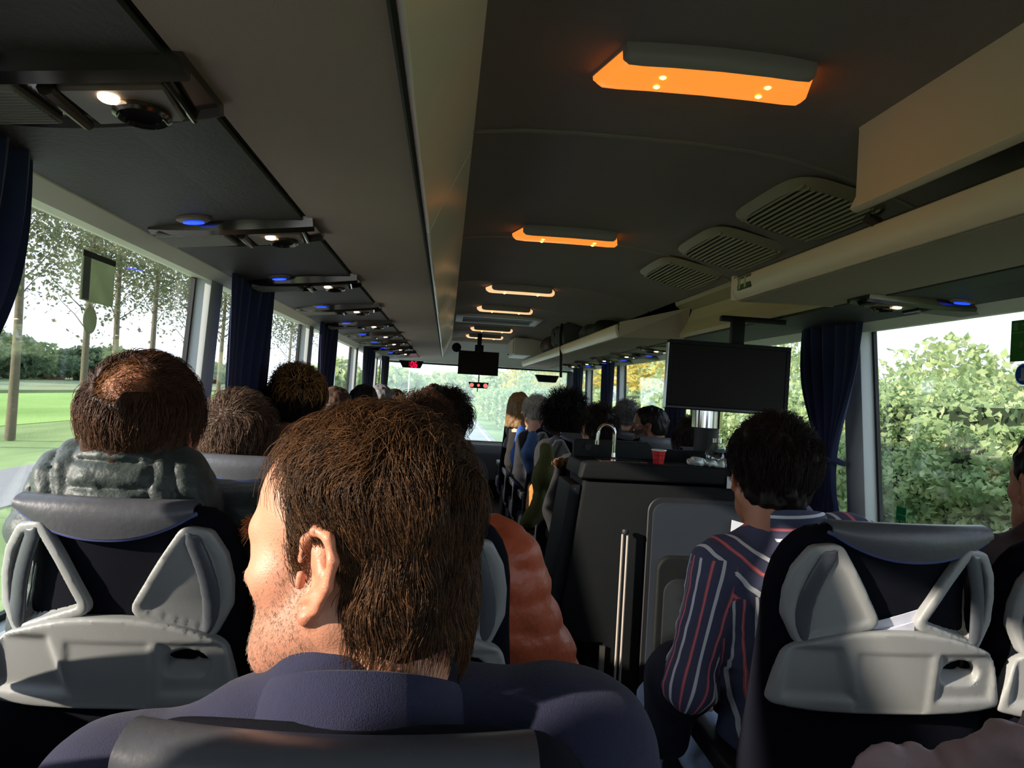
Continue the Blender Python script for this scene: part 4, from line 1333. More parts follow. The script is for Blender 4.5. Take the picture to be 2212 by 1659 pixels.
# ================================================================== people
def skin_mat(name, col, rough=0.5):
    if name in MATS: return MATS[name]
    m = mat(name, col, rough, bump=0.12, bscale=500)
    nt = m.node_tree
    b = nt.nodes['Principled BSDF']
    at = nt.nodes.new('ShaderNodeAttribute')
    at.attribute_name = 'tint'
    n = nt.nodes.new('ShaderNodeTexNoise')
    n.inputs['Scale'].default_value = 35
    mr_ = nt.nodes.new('ShaderNodeMapRange')
    mr_.inputs[3].default_value = 0.88; mr_.inputs[4].default_value = 1.1
    nt.links.new(n.outputs['Fac'], mr_.inputs[0])
    m1 = nt.nodes.new('ShaderNodeMixRGB'); m1.blend_type = 'MULTIPLY'; m1.inputs[0].default_value = 1
    m1.inputs[1].default_value = lin(col)
    nt.links.new(at.outputs['Color'], m1.inputs[2])
    m2 = nt.nodes.new('ShaderNodeMixRGB'); m2.blend_type = 'MULTIPLY'; m2.inputs[0].default_value = 1
    nt.links.new(m1.outputs[0], m2.inputs[1]); nt.links.new(mr_.outputs[0], m2.inputs[2])
    nt.links.new(m2.outputs[0], b.inputs['Base Color'])
    return m
def head_prims(f, jaw=1.0, nose=1.0, ears=True, es=1.0):
    a = f.add
    a(ell((0, -0.010, 0.033), (0.076, 0.098, 0.086)), 0.001)
    a(ell((0, 0.040, 0.042), (0.064, 0.052, 0.064)), 0.03)
    a(ell((0, 0.046, -0.030), (0.060, 0.046, 0.072)), 0.03)
    a(ell((0, 0.046, -0.074), (0.050 * jaw, 0.046, 0.042)), 0.03)
    a(ell((0, 0.076, -0.098), (0.022, 0.020, 0.018)), 0.03)
    for s in (-1, 1):
        a(cap((s * 0.056 * jaw, -0.004, -0.050), (s * 0.026, 0.070, -0.094), 0.020, 0.018), 0.03)
        a(ell((s * 0.046, 0.058, -0.020), (0.022, 0.024, 0.020)), 0.022)
        a(cap((s * 0.046, 0.076, 0.020), (s * 0.010, 0.090, 0.016), 0.010, 0.011), 0.018)
        f.sub(ell((s * 0.031, 0.100, 0.000), (0.019, 0.016, 0.013)), 0.014)
        a(cap((s * 0.047, 0.074, 0.002), (s * 0.018, 0.086, 0.002), 0.0075, 0.0085), 0.008)      # lids
    a(cap((0, 0.091, 0.012), (0, 0.118 * (0.5 + 0.5 * nose), -0.030), 0.008, 0.0105), 0.012)
    a(ell((0, 0.117 * (0.5 + 0.5 * nose), -0.034), (0.0115, 0.0115, 0.0105)), 0.008)
    for s in (-1, 1):
        a(ell((s * 0.0125, 0.104, -0.038), (0.0075, 0.011, 0.0085)), 0.007)
    a(cap((-0.018, 0.090, -0.0600), (0.018, 0.090, -0.0600), 0.0060), 0.007)
    a(cap((0, 0.094, -0.0595), (0, 0.0945, -0.0595), 0.006), 0.008)
    a(cap((-0.015, 0.090, -0.0725), (0.015, 0.090, -0.0725), 0.0070), 0.007)
    f.sub(cap((-0.022, 0.101, -0.0662), (0.022, 0.101, -0.0662), 0.0035), 0.004)
    a(cap((0, -0.026, -0.045), (0, -0.045, -0.20), 0.056, 0.060), 0.035)
    if ears:
        for s in (-1, 1):
            # pinna: plate, rim, lobe, tragus, tilted back
            def E(u, v, w):      # u back(+)/front(-), v up, w out
                u, v = u * es, v * es
                yy = 0.002 - u * 1.0 - v * 0.14
                return (s * (0.074 + w + u * 0.16), yy, -0.008 + v - u * 0.10)
            base = [E(0.002, 0.0, 0.000), E(0.014, 0.0, 0.006)]
            a(cap(E(0.008, 0.016, 0.001), E(0.010, -0.016, 0.000), 0.0075, 0.006), 0.006)
            rim = [E(-0.006, 0.008, 0.004), E(-0.004, 0.022, 0.006), E(0.006, 0.031, 0.008), E(0.019, 0.028, 0.010), E(0.026, 0.014, 0.010),
                   E(0.024, -0.004, 0.009), E(0.016, -0.020, 0.006), E(0.007, -0.029, 0.004)]
            a(chain(rim, [0.0036, 0.0042, 0.0046, 0.0046, 0.0046, 0.0044, 0.0046, 0.0058]), 0.004)
            a(cap(E(0.006, -0.028, 0.003), E(0.000, -0.022, 0.001), 0.0068, 0.005), 0.006)      # lobe
            a(chain([E(0.008, 0.018, 0.005), E(0.017, 0.004, 0.007), E(0.013, -0.013, 0.006), E(0.003, -0.017, 0.005)], 0.0036), 0.005)
            a(cap(E(0.014, 0.018, 0.001), E(0.018, -0.002, 0.002), 0.0060), 0.006)
            a(cap(E(-0.004, -0.002, 0.004), E(-0.004, -0.009, 0.004), 0.0042), 0.005)
            f.sub(ell(E(0.006, -0.003, 0.009), (0.007, 0.006, 0.009)), 0.004)
def head_mesh(h, **kw):
    f = Field((-0.115, -0.125, -0.20), (0.115, 0.14, 0.13), h)
    head_prims(f, **kw)
    v, q = f.mesh()
    return smooth_np(v, q, 1, 0.4), q
def hline(y, style):
    """height of the hair edge as a function of y (head frame)"""
    pts = {'short': [(-.12, -.075), (-.06, -.070), (-.032, -.050), (-.018, .012), (.0, .030), (.022, .004), (.036, .006), (.048, .045), (.062, .074), (.085, .086), (.11, .10)],
           'receding': [(-.12, -.105), (-.07, -.100), (-.052, -.090), (-.034, -.03), (-.014, .030), (.008, .032), (.016, .008), (.024, .006), (.029, .030), (.033, .070), (.036, .096), (.044, .112), (.11, .2)],
           'crop': [(-.12, -.050), (-.06, -.048), (-.030, -.030), (-.014, .012), (.0, .030), (.022, .002), (.036, .010), (.050, .045), (.066, .070), (.09, .082), (.11, .10)],
           'long': [(-.12, -.16), (-.03, -.16), (.03, -.12), (.045, -.03), (.056, .04), (.07, .075), (.09, .09), (.11, .10)]}[style]
    xs, ys = zip(*pts)
    return np.interp(y, xs, ys)
def hair_mesh(style, h, thick, noise, seed, puff=(1, 1, 1), crown=False):
    f = Field((-0.16, -0.17, -0.26), (0.16, 0.15, 0.19), h)
    f.add(ell((0, -0.012, 0.034), ((0.077 + thick) * puff[0], (0.098 + thick) * puff[1], (0.087 + thick) * puff[2])), 0.001)
    f.add(ell((0, 0.034, 0.045), (0.064 + thick, 0.053 + thick, 0.064 + thick)), 0.02)
    f.add(ell((0, -0.045, -0.03), (0.062 + thick, 0.055 + thick * 0.8, 0.075)), 0.03)
    base = style
    if style == 'long':
        for s in (-1, 1):
            f.add(cap((s * 0.06, -0.03, 0.0), (s * 0.075, -0.045, -0.18), 0.04, 0.045), 0.04)
        f.add(cap((0, -0.07, 0.0), (0, -0.085, -0.22), 0.06, 0.055), 0.04)
    X, Y, Z = f.grids()
    f.d = f.d + noise * vnoise(X + seed, Y + 2 * seed, Z * 0.6, 45) + noise * 0.6 * vnoise(X, Y + seed, Z * 0.5, 95)
    edge = hline(Y, base) - Z + 0.004 * vnoise(X + seed, Y, Z, 80)
    if style == 'long':
        edge = np.maximum(edge, -0.235 - Z + 0 * X)
    if crown:
        edge = np.maximum(edge, 0.046 - np.sqrt(X ** 2 + (Y + 0.085) ** 2 + (Z - 0.092) ** 2) + 0.012 * vnoise(X, Y, Z, 60))
    k = 0.012
    hh = np.maximum(k - np.abs(f.d - edge), 0) / k
    f.d = (np.maximum(f.d, edge) + hh * hh * k * 0.25).astype(np.float32)
    v, q = f.mesh()
    return smooth_np(v, q, 1), q
def tubes_from_paths(P, r0, r1):
    """P (n, m, 3) -> three-sided tubes"""
    n, m, _ = P.shape
    T = np.empty_like(P)
    T[:, 1:-1] = P[:, 2:] - P[:, :-2]; T[:, 0] = P[:, 1] - P[:, 0]; T[:, -1] = P[:, -1] - P[:, -2]
    T /= np.linalg.norm(T, axis=2, keepdims=True) + 1e-12
    ref = np.array([0.3, 0.5, 0.81])
    A = np.cross(T, ref); A /= np.linalg.norm(A, axis=2, keepdims=True) + 1e-12
    B = np.cross(T, A)
    rad = (r0 + (r1 - r0) * np.linspace(0, 1, m))[None, :, None]
    V = np.empty((n, m, 3, 3))
    for k in range(3):
        th = 2 * PI * k / 3
        V[:, :, k] = P + rad * (A * math.cos(th) + B * math.sin(th))
    V = V.reshape(-1, 3)
    i = np.arange(n)[:, None, None] * (m * 3) + np.arange(m - 1)[None, :, None] * 3
    k = np.arange(3)[None, None, :]
    k2 = (k + 1) % 3
    Fq = np.stack([i + k, i + k2, i + 3 + k2, i + 3 + k], -1).reshape(-1, 4)
    return V, Fq
def strands(n, mask, comb, length, seg=6, lift=0.006, base=0.004, jit=0.25, r=0.0005, seed=1, C=(0, -0.012, 0.034), RAD=(0.079, 0.100, 0.089), clump=0.0, grav=0.15, lscale=None, liftfn=None, wave=0.0):
    g = np.random.default_rng(seed)
    C = np.array(C); RAD = np.array(RAD)
    u = g.normal(size=(n * 6, 3)); u /= np.linalg.norm(u, axis=1, keepdims=True)
    p = C + u * RAD
    u = u[g.random(len(u)) < mask(p)][:n]
    n = len(u)
    p = C + u * RAD
    L = length * (0.55 + 0.6 * g.random(n))
    if lscale is not None: L = L * lscale(p)
    jd = g.normal(size=(n, 3)) * jit
    if clump:
        jd = jd * (1 - clump) + clump * jit * 2.0 * np.stack([vnoise(p[:, 0] + 3, p[:, 1], p[:, 2], 70), vnoise(p[:, 0], p[:, 1] + 5, p[:, 2], 70), vnoise(p[:, 0], p[:, 1], p[:, 2] + 7, 70)], 1)
    lf = lift * (0.25 + 1.1 * g.random(n))
    if liftfn is not None: lf = lf * liftfn(p)
    P = np.empty((n, seg + 1, 3))
    q = p.copy()
    ph = g.random(n) * 6.28
    off = base * g.random(n)
    for i in range(seg + 1):
        un = (q - C) / RAD
        un /= np.linalg.norm(un, axis=1, keepdims=True)
        nr = un / RAD; nr /= np.linalg.norm(nr, axis=1, keepdims=True)
        t = i / seg
        o = off + lf * math.sin(min(1.0, t * 1.15) * PI * 0.62)
        P[:, i] = C + un * RAD + nr * o[:, None]
        d = comb(q) + jd
        d[:, 2] -= grav * t
        if wave:
            d = d + wave * np.stack([np.sin(ph + t * 6), np.cos(ph + t * 5), 0 * ph], 1)
        d -= (d * nr).sum(1, keepdims=True) * nr
        d /= np.linalg.norm(d, axis=1, keepdims=True) + 1e-9
        q = C + un * RAD + d * (L / seg)[:, None]
    return tubes_from_paths(P, r, r * 0.45)
def hair_mat(name, col, tip=None, rough=0.52):
    if name in MATS: return MATS[name]
    m = mat(name, col, rough, spec=0.18)
    nt = m.node_tree
    b = nt.nodes['Principled BSDF']
    tc = nt.nodes.new('ShaderNodeTexCoord')
    n = nt.nodes.new('ShaderNodeTexNoise'); n.inputs['Scale'].default_value = 60
    nt.links.new(tc.outputs['Object'], n.inputs['Vector'])
    mx = nt.nodes.new('ShaderNodeMixRGB')
    c = lin(col)
    mx.inputs[1].default_value = tuple(v * 0.55 for v in c[:3]) + (1,)
    mx.inputs[2].default_value = lin(tip) if tip else tuple(min(1, v * 1.7) for v in c[:3]) + (1,)
    at = nt.nodes.new('ShaderNodeAttribute'); at.attribute_name = 'shade'
    ad = nt.nodes.new('ShaderNodeMath'); ad.operation = 'MULTIPLY_ADD'; ad.inputs[1].default_value = 0.9; ad.use_clamp = True
    sb_ = nt.nodes.new('ShaderNodeMath'); sb_.operation = 'SUBTRACT'; sb_.inputs[1].default_value = 0.45
    nt.links.new(n.outputs['Fac'], sb_.inputs[0])
    nt.links.new(at.outputs['Fac'], ad.inputs[0]); nt.links.new(sb_.outputs[0], ad.inputs[2])
    nt.links.new(ad.outputs[0], mx.inputs[0])
    nt.links.new(mx.outputs[0], b.inputs['Base Color'])
    return m
def hair_obj(name, a, b, m, parent, loc, rot, sc=1.0, per=None):
    me = mesh_np(name, a * sc, b)
    if len(me.vertices) == len(a):
        n = len(a) // per
        val = np.repeat(np.random.default_rng(n).random(n) ** 1.3, per).astype(np.float32)
        me.attributes.new('shade', 'FLOAT', 'POINT').data.foreach_set('value', val)
    o = link(name, me, m, parent, loc, rot)
    o['kind'] = 'stuff'
    return o
_hand = {}
def hand_mesh():
    if _hand: return _hand['m']
    f = Field((-0.06, -0.02, -0.04), (0.06, 0.20, 0.04), 0.0042)
    f.add(rbox((0, 0.045, 0), (0.038, 0.045, 0.013), 0.012), 0.01)
    f.add(cap((0, -0.01, 0), (0, 0.02, 0), 0.026, 0.026), 0.02)
    for i, (x, L) in enumerate(((-0.029, 0.062), (-0.010, 0.074), (0.010, 0.069), (0.028, 0.052))):
        a = (x, 0.085, 0.002); b_ = (x * 1.08, 0.085 + L * 0.5, 0.000); c_ = (x * 1.10, 0.085 + L * 0.85, -0.014); d_ = (x * 1.08, 0.085 + L, -0.030)
        f.add(chain([a, b_, c_, d_], [0.0090, 0.0085, 0.0078, 0.0068]), 0.004)
    f.add(chain([(-0.030, 0.025, -0.004), (-0.050, 0.055, -0.012), (-0.052, 0.085, -0.020)], [0.013, 0.010, 0.0085]), 0.008)
    v, q = f.mesh()
    _hand['m'] = (v, q)
    return v, q
def xform(v, loc, rot, sc=1.0):
    mm = np.array(Euler(rot, 'XYZ').to_matrix())
    return (v * sc) @ mm.T + np.array(loc)
HDZ = -0.030
def person(seat, label, head, top='#333333', pants='#22242c', skin='#c08a6a', hair='short', haircol='#2a1d14', hpitch=0, hyaw=0, hroll=0,
           hscale=1.0, res=0.014, hres=0.0055, thick=0.010, noise=0.006, top_mat=None, shoulders=None, puff=0.0, arms=None, knees=None,
           group='seated passengers', crown=False, es=1.0, slift=None, slen=0.045, beard=0.0, seed=1, post=None, quilt=0.0, tint_fn=None, topfn=None, lean=None, hair_puff=(1, 1, 1), collar=None, nstr=0, rstr=0.0011, torso_k=1.0, wrinkle=0.006):
    """seat = (x, y) of the seat; head = world position of the head centre"""
    g = np.random.default_rng(seed)
    sx, sy = seat
    hx, hy, hz = head[0] - sx, head[1] - sy, head[2] + HDZ
    nb = np.array((hx * 0.72, max(hy - 0.02, 0.195) if lean is None else lean, hz - 0.145))      # neck base
    ty = nb[1] * 0.5 + 0.10
    shw = 0.165 * torso_k
    if shoulders is None:
        shoulders = [(hx * 0.35 - shw, max(nb[1], 0.225) + puff * 0.8, hz - 0.20), (hx * 0.35 + shw, max(nb[1], 0.225) + puff * 0.8, hz - 0.20)]
    shl, shr = [np.array(s_, float) for s_ in shoulders]
    if arms is None:
        arms = [[shl + (-0.025, 0.06, -0.25), (-0.13, 0.42, 0.60)], [shr + (0.025, 0.06, -0.25), (0.13, 0.42, 0.60)]]
    if knees is None:
        knees = [(-0.11, 0.60, 0.545), (0.11, 0.60, 0.545)]
    lo = np.array((-0.48, -0.05, -0.02)); hi = np.array((0.48, 0.95, hz + 0.02))
    f = Field(lo, hi, res)
    tops, pantp, skp = [], [], []
    mid = (shl + shr) / 2
    pel = np.array((hx * 0.1, 0.285, 0.545))
    tops += [ell(pel + (0, 0, 0.06), (0.165 + puff, 0.125 + puff, 0.14)),
             ell((pel + mid) / 2 + (0, 0.0, 0.0), (0.155 * torso_k + puff, 0.108 + puff, 0.26)),
             ell(mid + (0, 0.0, -0.10), (0.165 * torso_k + puff, 0.105 + puff, 0.15)),
             cap(shl + (0.03, 0, -0.02), shr + (-0.03, 0, -0.02), 0.066 + puff * 0.6),
             cap(shl + (0.05, 0, 0.01), nb + (-0.03, 0, 0.01), 0.045 + puff * .5, 0.052), cap(shr + (-0.05, 0, 0.01), nb + (0.03, 0, 0.01), 0.045 + puff * .5, 0.052)]
    armp = []
    for sh, (el, wr) in zip((shl, shr), arms):
        el, wr = np.array(el, float), np.array(wr, float)
        armp += [cap(sh, el, 0.062 + puff, 0.050 + puff), cap(el, wr, 0.050 + puff, 0.034 + puff * 0.7)]
    for s, kn in zip((-1, 1), knees):
        kn = np.array(kn, float)
        hip = pel + (s * 0.09, 0.02, -0.01)
        an = (kn[0] + s * 0.01, kn[1] + 0.03, 0.08)
        pantp += [cap(hip, kn, 0.082, 0.060), cap(kn, an, 0.056, 0.042), cap((an[0], an[1] - 0.02, 0.04), (an[0], an[1] + 0.15, 0.03), 0.04, 0.032)]
    f.add(tops, 0.06); f.add(armp, 0.035); f.add(pantp, 0.03)
    f.add(cap(nb + (0, 0, -0.02), nb + (0, 0.0, 0.05), 0.062, 0.058), 0.03)
    X, Y, Z = f.grids()
    if wrinkle:
        f.d = f.d + wrinkle * vnoise(X + seed * 1.7, Y, Z * 1.6 + X, 14) + wrinkle * 0.4 * vnoise(X, Y + seed, Z * 2.0 - X, 34)
    if quilt:
        per = 0.062
        rows = np.abs(np.sin(PI * (Z + 0.10 * np.abs(X - hx * 0.6)) / per + 0.4 * vnoise(X, Y, Z, 6)))
        f.d = f.d - quilt * np.sqrt(rows) + quilt * 0.25 * vnoise(X + seed, Y, Z, 40)
    if topfn: topfn(f)
    f.d = np.maximum(f.d, 0.0 - Z + 0 * X + 0 * Y)
    v, q = f.mesh()
    v = smooth_np(v, q, 1, 0.45)
    def gd(prims, p):
        d = np.full(len(p), 1e9)
        for fn, a, b in prims: d = np.minimum(d, fn(p[:, 0], p[:, 1], p[:, 2]))
        return d
    fc = v[q].mean(1)
    dt, da, dp = gd(tops, fc), gd(armp, fc), gd(pantp, fc)
    mi = np.where(np.minimum(dt, da) <= dp + 0.012, 1, 2)
    VV, QQ, MI = [v], [q], [mi]
    # head
    hv, hq = head_mesh(hres, nose=1.0, es=es)
    tint = np.ones((len(hv), 3))
    lips = np.exp(-((hv[:, 0] / 0.02) ** 2 + ((hv[:, 1] - 0.095) / 0.012) ** 2 + ((hv[:, 2] + 0.066) / 0.010) ** 2))
    tint -= lips[:, None] * np.array((0.1, 0.4, 0.35))
    ear = sstep(0.074, 0.084, np.abs(hv[:, 0])) * (np.abs(hv[:, 1] + 0.02) < 0.05)
    tint -= ear[:, None] * np.array((0.0, 0.16, 0.20))
    if beard:
        bz = sstep(0.0, -0.03, hv[:, 2]) * sstep(-0.01, 0.012, hv[:, 1]) * (1 - np.exp(-((hv[:, 0] / 0.02) ** 2 + ((hv[:, 2] + 0.066) / 0.010) ** 2)))
        bz = bz * (1 - sstep(-0.04, -0.02, hv[:, 2] - 0.0) * (np.abs(hv[:, 0]) < 0.035)) * (hv[:, 2] > -0.125)
        tint *= 1 - beard * bz[:, None] * np.array((0.75, 0.7, 0.66))
    if tint_fn: tint = tint_fn(hv, tint)
    hrot = (R(hpitch), R(hroll), R(hyaw))
    hw = xform(hv, (hx, hy, hz), hrot, hscale)
    n0 = len(v)
    VV.append(hw); QQ.append(hq + n0); MI.append(np.zeros(len(hq), int))
    n1 = n0 + len(hw)
    # eyes
    for s in (-1, 1):
        e = MB().lathe([(0.0001, -0.0115)] + [(0.0115 * math.cos(R(a)), 0.0115 * math.sin(R(a))) for a in range(-75, 76, 25)] + [(0.0001, 0.0115)], (0, 0, 0), 12, 'y', False)
        ev = xform(np.array(e.v) + np.array((s * 0.031, 0.0775, 0.001)), (hx, hy, hz), hrot, hscale)
        eq = np.array(e.f)
        pupil = np.array(e.v)[eq].mean(1)[:, 1] > 0.009
        VV.append(ev); QQ.append(eq + n1); MI.append(np.where(pupil, 4, 3)); n1 += len(ev)
    # hands
    hm, hq2 = hand_mesh()
    for (el, wr), s in zip(arms, (-1, 1)):
        el, wr = np.array(el, float), np.array(wr, float)
        d = Vector(wr - el).normalized()
        dd = Vector((d.x, d.y, d.z * 0.3)).normalized()
        m3 = np.array(dd.to_track_quat('Y', 'Z').to_matrix())
        hh = hm.copy(); qq = hq2
        if s < 0: hh = hh * np.array([-1, 1, 1]); qq = hq2[:, ::-1]
        hh = hh @ m3.T + wr + np.array(d) * 0.012
        VV.append(hh); QQ.append(qq + n1); MI.append(np.zeros(len(qq), int)); n1 += len(hh)
    V = np.concatenate(VV); Q = np.concatenate(QQ); M = np.concatenate(MI)
    me = mesh_np('person', V, Q)
    sm = skin_mat('skin_' + skin, skin)
    tm = top_mat or mat('cloth_' + top, top, 0.9, var=0.15, vscale=30, bump=0.2, bscale=500)
    pm = mat('trousers_' + pants, pants, 0.9, var=0.2, vscale=40, bump=0.2, bscale=600)
    for m_ in (sm, tm, pm, mat('eye_white', '#d8d2c8', 0.2), mat('eye_iris', '#2a1a10', 0.1)): me.materials.append(m_)
    if len(me.polygons) == len(M):
        me.polygons.foreach_set('material_index', M.astype(np.int32))
    T = np.ones((len(V), 4), np.float32)
    T[n0:n0 + len(hw), :3] = np.clip(tint, 0, 2)
    if len(me.vertices) == len(V):
        at = me.attributes.new('tint', 'FLOAT_COLOR', 'POINT')
        at.data.foreach_set('color', T.ravel())
    o = link('person', me, None, None, (sx, sy, 0))
    tag(o, label, 'person', group)
    hm_ = hair_mat('hair_' + haircol, haircol)
    hc = None
    HL = (hx, hy, hz)
    if hair:
        a, b = hair_mesh(hair, max(hres * 0.9, 0.0035), thick, noise, seed * 0.37, hair_puff, crown)
        hc = link('hair', mesh_np('hair', a * hscale, b), hm_, o, HL, hrot)
    if nstr:
        st_ = 'short' if hair is None else hair
        a, b = strands(nstr, lambda p: (p[:, 2] > hline(p[:, 1], st_)) * (1.0 if not crown else sstep(0.035, 0.06, np.sqrt(p[:, 0] ** 2 + (p[:, 1] + 0.085) ** 2 + (p[:, 2] - 0.092) ** 2))), comb_std, slen if hair != 'long' else 0.16, 5, (0.012 + thick * 0.8) if slift is None else slift, thick * 0.9, 0.35, rstr, seed, clump=0.5,
                       RAD=((0.077 + thick * 0.55) * hair_puff[0], (0.098 + thick * 0.55) * hair_puff[1], (0.087 + thick * 0.55) * hair_puff[2]))
        hair_obj('hair_strands', a, b, hm_, o, HL, hrot, hscale, 18)
    if collar:
        neck_collar(o, nb, *collar)
    o['_nb'] = tuple(nb)
    return o, HL, hrot, nb
def comb_std(p):
    d = np.zeros_like(p)
    w = sstep(0.05, 0.10, p[:, 2])
    d[:, 1] = w * 0.9 + (1 - w) * (-0.25)
    d[:, 2] = -(1 - w) * 1.0
    d[:, 0] = 0.25 * w + np.sign(p[:, 0]) * 0.15
    return d
def neck_collar(o, nb, m, h=0.05, r0=0.066, r1=0.105, a0=-150, a1=150, drop=0.03, thick=0.006, name='collar', tiltf=0.35, c=(0, 0, 0)):
    g = MB()
    def pt(u, v):
        a = R(a0 + (a1 - a0) * u)
        if v < 0.4:
            t = v / 0.4; rr = r0 + 0.004 * t; z = -0.03 + (h + 0.03) * t
        elif v < 0.55:
            t = (v - 0.4) / 0.15; rr = r0 + 0.004 + 0.012 * t; z = h + 0.006 * math.sin(PI * t)
        else:
            t = (v - 0.55) / 0.45; rr = r0 + 0.016 + (r1 - r0 - 0.016) * t; z = h - (h + drop) * t
        x = rr * math.sin(a) * 1.02
        y = -rr * math.cos(a)
        z -= (1 - math.cos(a)) * 0.5 * tiltf * 0.09
        return (nb[0] + x + c[0], nb[1] + y + c[1], nb[2] + z + c[2])
    g.grid(pt, 40, 16)
    return g.build(name, m, o, smooth=True, solid=thick)

# ------------------------------------------------------------------ the man right in front of the camera
M_coat = mat('coat_navy_wool', '#181a36', 0.95, var=0.2, vscale=120, bump=0.35, bscale=900, sheen=0.06)
def stub_tint(v, t):
    x, y, z = v[:, 0], v[:, 1], v[:, 2]
    side = sstep(0.035, 0.015, z) * sstep(-0.002, 0.012, y) * sstep(0.062, 0.040, y + (z < -0.02) * -0.02 * 0)
    beard = sstep(-0.012, -0.045, z) * sstep(-0.015, 0.01, y)
    burn = np.exp(-((y - 0.022) / 0.016) ** 2) * sstep(-0.06, -0.02, z) * sstep(0.04, 0.02, z) * (np.abs(x) > 0.05)
    cheek = np.exp(-(((y - 0.075) / 0.03) ** 2 + ((z + 0.025) / 0.022) ** 2))
    lipz = np.exp(-((x / 0.024) ** 2 + ((z + 0.066) / 0.011) ** 2)) * (y > 0.07)
    w = np.clip(np.maximum(beard, burn) * (1 - 0.8 * cheek) * (1 - lipz), 0, 1) * 0.55
    t = t * (1 - w[:, None] * np.array((0.50, 0.52, 0.50)))
    warm = sstep(0.0, 0.05, z)[:, None]
    return t
MH = (-0.068, 0.672, 1.241)
m_o, HLm, HRm, nbm = person((XAL, 0.457), 'man in navy wool coat with brown thinning hair and grey stubble, head turned left', MH,
    skin='#c4886c', hair=None, es=1.22, hyaw=63, hpitch=-3, hroll=3, hscale=0.96, res=0.0085, hres=0.0026, top_mat=M_coat, seed=3, wrinkle=0.003,
    shoulders=[(-0.205, 0.210, 0.992), (0.200, 0.210, 1.042)], arms=[[(-0.27, 0.22, 0.80), (-0.13, 0.42, 0.62)], [(0.275, 0.22, 0.80), (0.13, 0.42, 0.62)]],
    puff=0.006, tint_fn=stub_tint, lean=0.195, group='seated passengers')
neck_collar(m_o, nbm, M_coat, 0.076, 0.068, 0.122, -168, 168, 0.030, 0.009, 'coat_collar', 0.95, (0.012, 0.0, -0.004))
M_hair_m = hair_mat('hair_main', '#2e2018', '#6e4c30', 0.38)
a, b = hair_mesh('receding', 0.0032, 0.004, 0.0025, 1.3)
link('hair', mesh_np('hair', a * 0.96, b), hair_mat('hair_main_under', '#2c1d13', '#4a3320', 0.5), m_o, HLm, HRm)
WH = np.array((0.018, -0.085, 0.075))       # crown whorl
def comb_main(p):
    d = np.zeros_like(p)
    top = sstep(0.045, 0.085, p[:, 2])
    fr = sstep(-0.08, -0.03, p[:, 1])
    tw = top * fr
    d[:, 1] = tw * 0.35 - (1 - tw) * (0.30 + 0.25 * sstep(-0.02, 0.04, p[:, 1]))
    d[:, 0] = tw * (-0.75) + (1 - tw) * np.sign(p[:, 0]) * 0.12
    d[:, 2] = -(1 - tw) * 0.9 + tw * 0.1
    d[:, 0] += 0.5 * vnoise(p[:, 0], p[:, 1], p[:, 2], 26) * (1 - tw)
    d[:, 1] += 0.5 * vnoise(p[:, 0] + 4, p[:, 1], p[:, 2], 26)
    rr = p - WH
    dist = np.linalg.norm(rr, axis=1, keepdims=True)
    rad = rr / (dist + 1e-6)
    sw = np.exp(-(dist / 0.035) ** 2)
    swirl = np.cross(rad, np.array((0, -0.75, 0.65))) * 0.9 + rad
    return d * (1 - sw) + swirl * sw
def mask_main(p):
    inside = (p[:, 2] > hline(p[:, 1], 'receding')).astype(float)
    sparse = 1 - 0.55 * sstep(0.02, 0.062, p[:, 1]) * sstep(0.06, 0.09, p[:, 2])
    burn = ((p[:, 1] > 0.014) & (p[:, 1] < 0.032) & (p[:, 2] > -0.03) & (p[:, 2] < 0.02)) * 0.35
    front = ((p[:, 1] > 0.03) & (p[:, 1] < 0.070) & (p[:, 2] > 0.080)) * 0.12
    return np.maximum(np.maximum(inside * sparse, burn), front)
a, b = strands(16000, mask_main, comb_main, 0.046, 8, 0.008, 0.004, 0.30, 0.00033, 5, clump=0.6, grav=0.25,
               RAD=(0.0785, 0.100, 0.089), lscale=lambda p: 0.75 + 0.35 * sstep(0.04, 0.09, p[:, 2]) - 0.25 * sstep(0.0, 0.03, p[:, 1]) * (p[:, 2] < 0.02),
               liftfn=lambda p: 0.55 + 1.3 * sstep(0.05, 0.10, p[:, 2]), wave=0.28)
hair_obj('hair_strands', a, b, M_hair_m, m_o, HLm, HRm, 0.96, 27)
# nape hair: longer locks lying on the collar
a, b = strands(6500, lambda p: ((p[:, 1] < -0.030) & (p[:, 2] < 0.045) & (p[:, 2] > -0.062 - 0.02 * (p[:, 0] > 0.0))).astype(float), lambda p: np.stack([0.7 * vnoise(p[:, 0], p[:, 1], p[:, 2], 40), 0.5 * vnoise(p[:, 0] + 2, p[:, 1], p[:, 2], 40) - 0.05, -np.ones(len(p))], 1), 0.030, 6, 0.005, 0.004, 0.30, 0.00034, 9,
               clump=0.7, C=(0, -0.045, -0.025), RAD=(0.068, 0.062, 0.13))
hair_obj('nape_hair', a, b, M_hair_m, m_o, HLm, HRm, 0.96, 21)
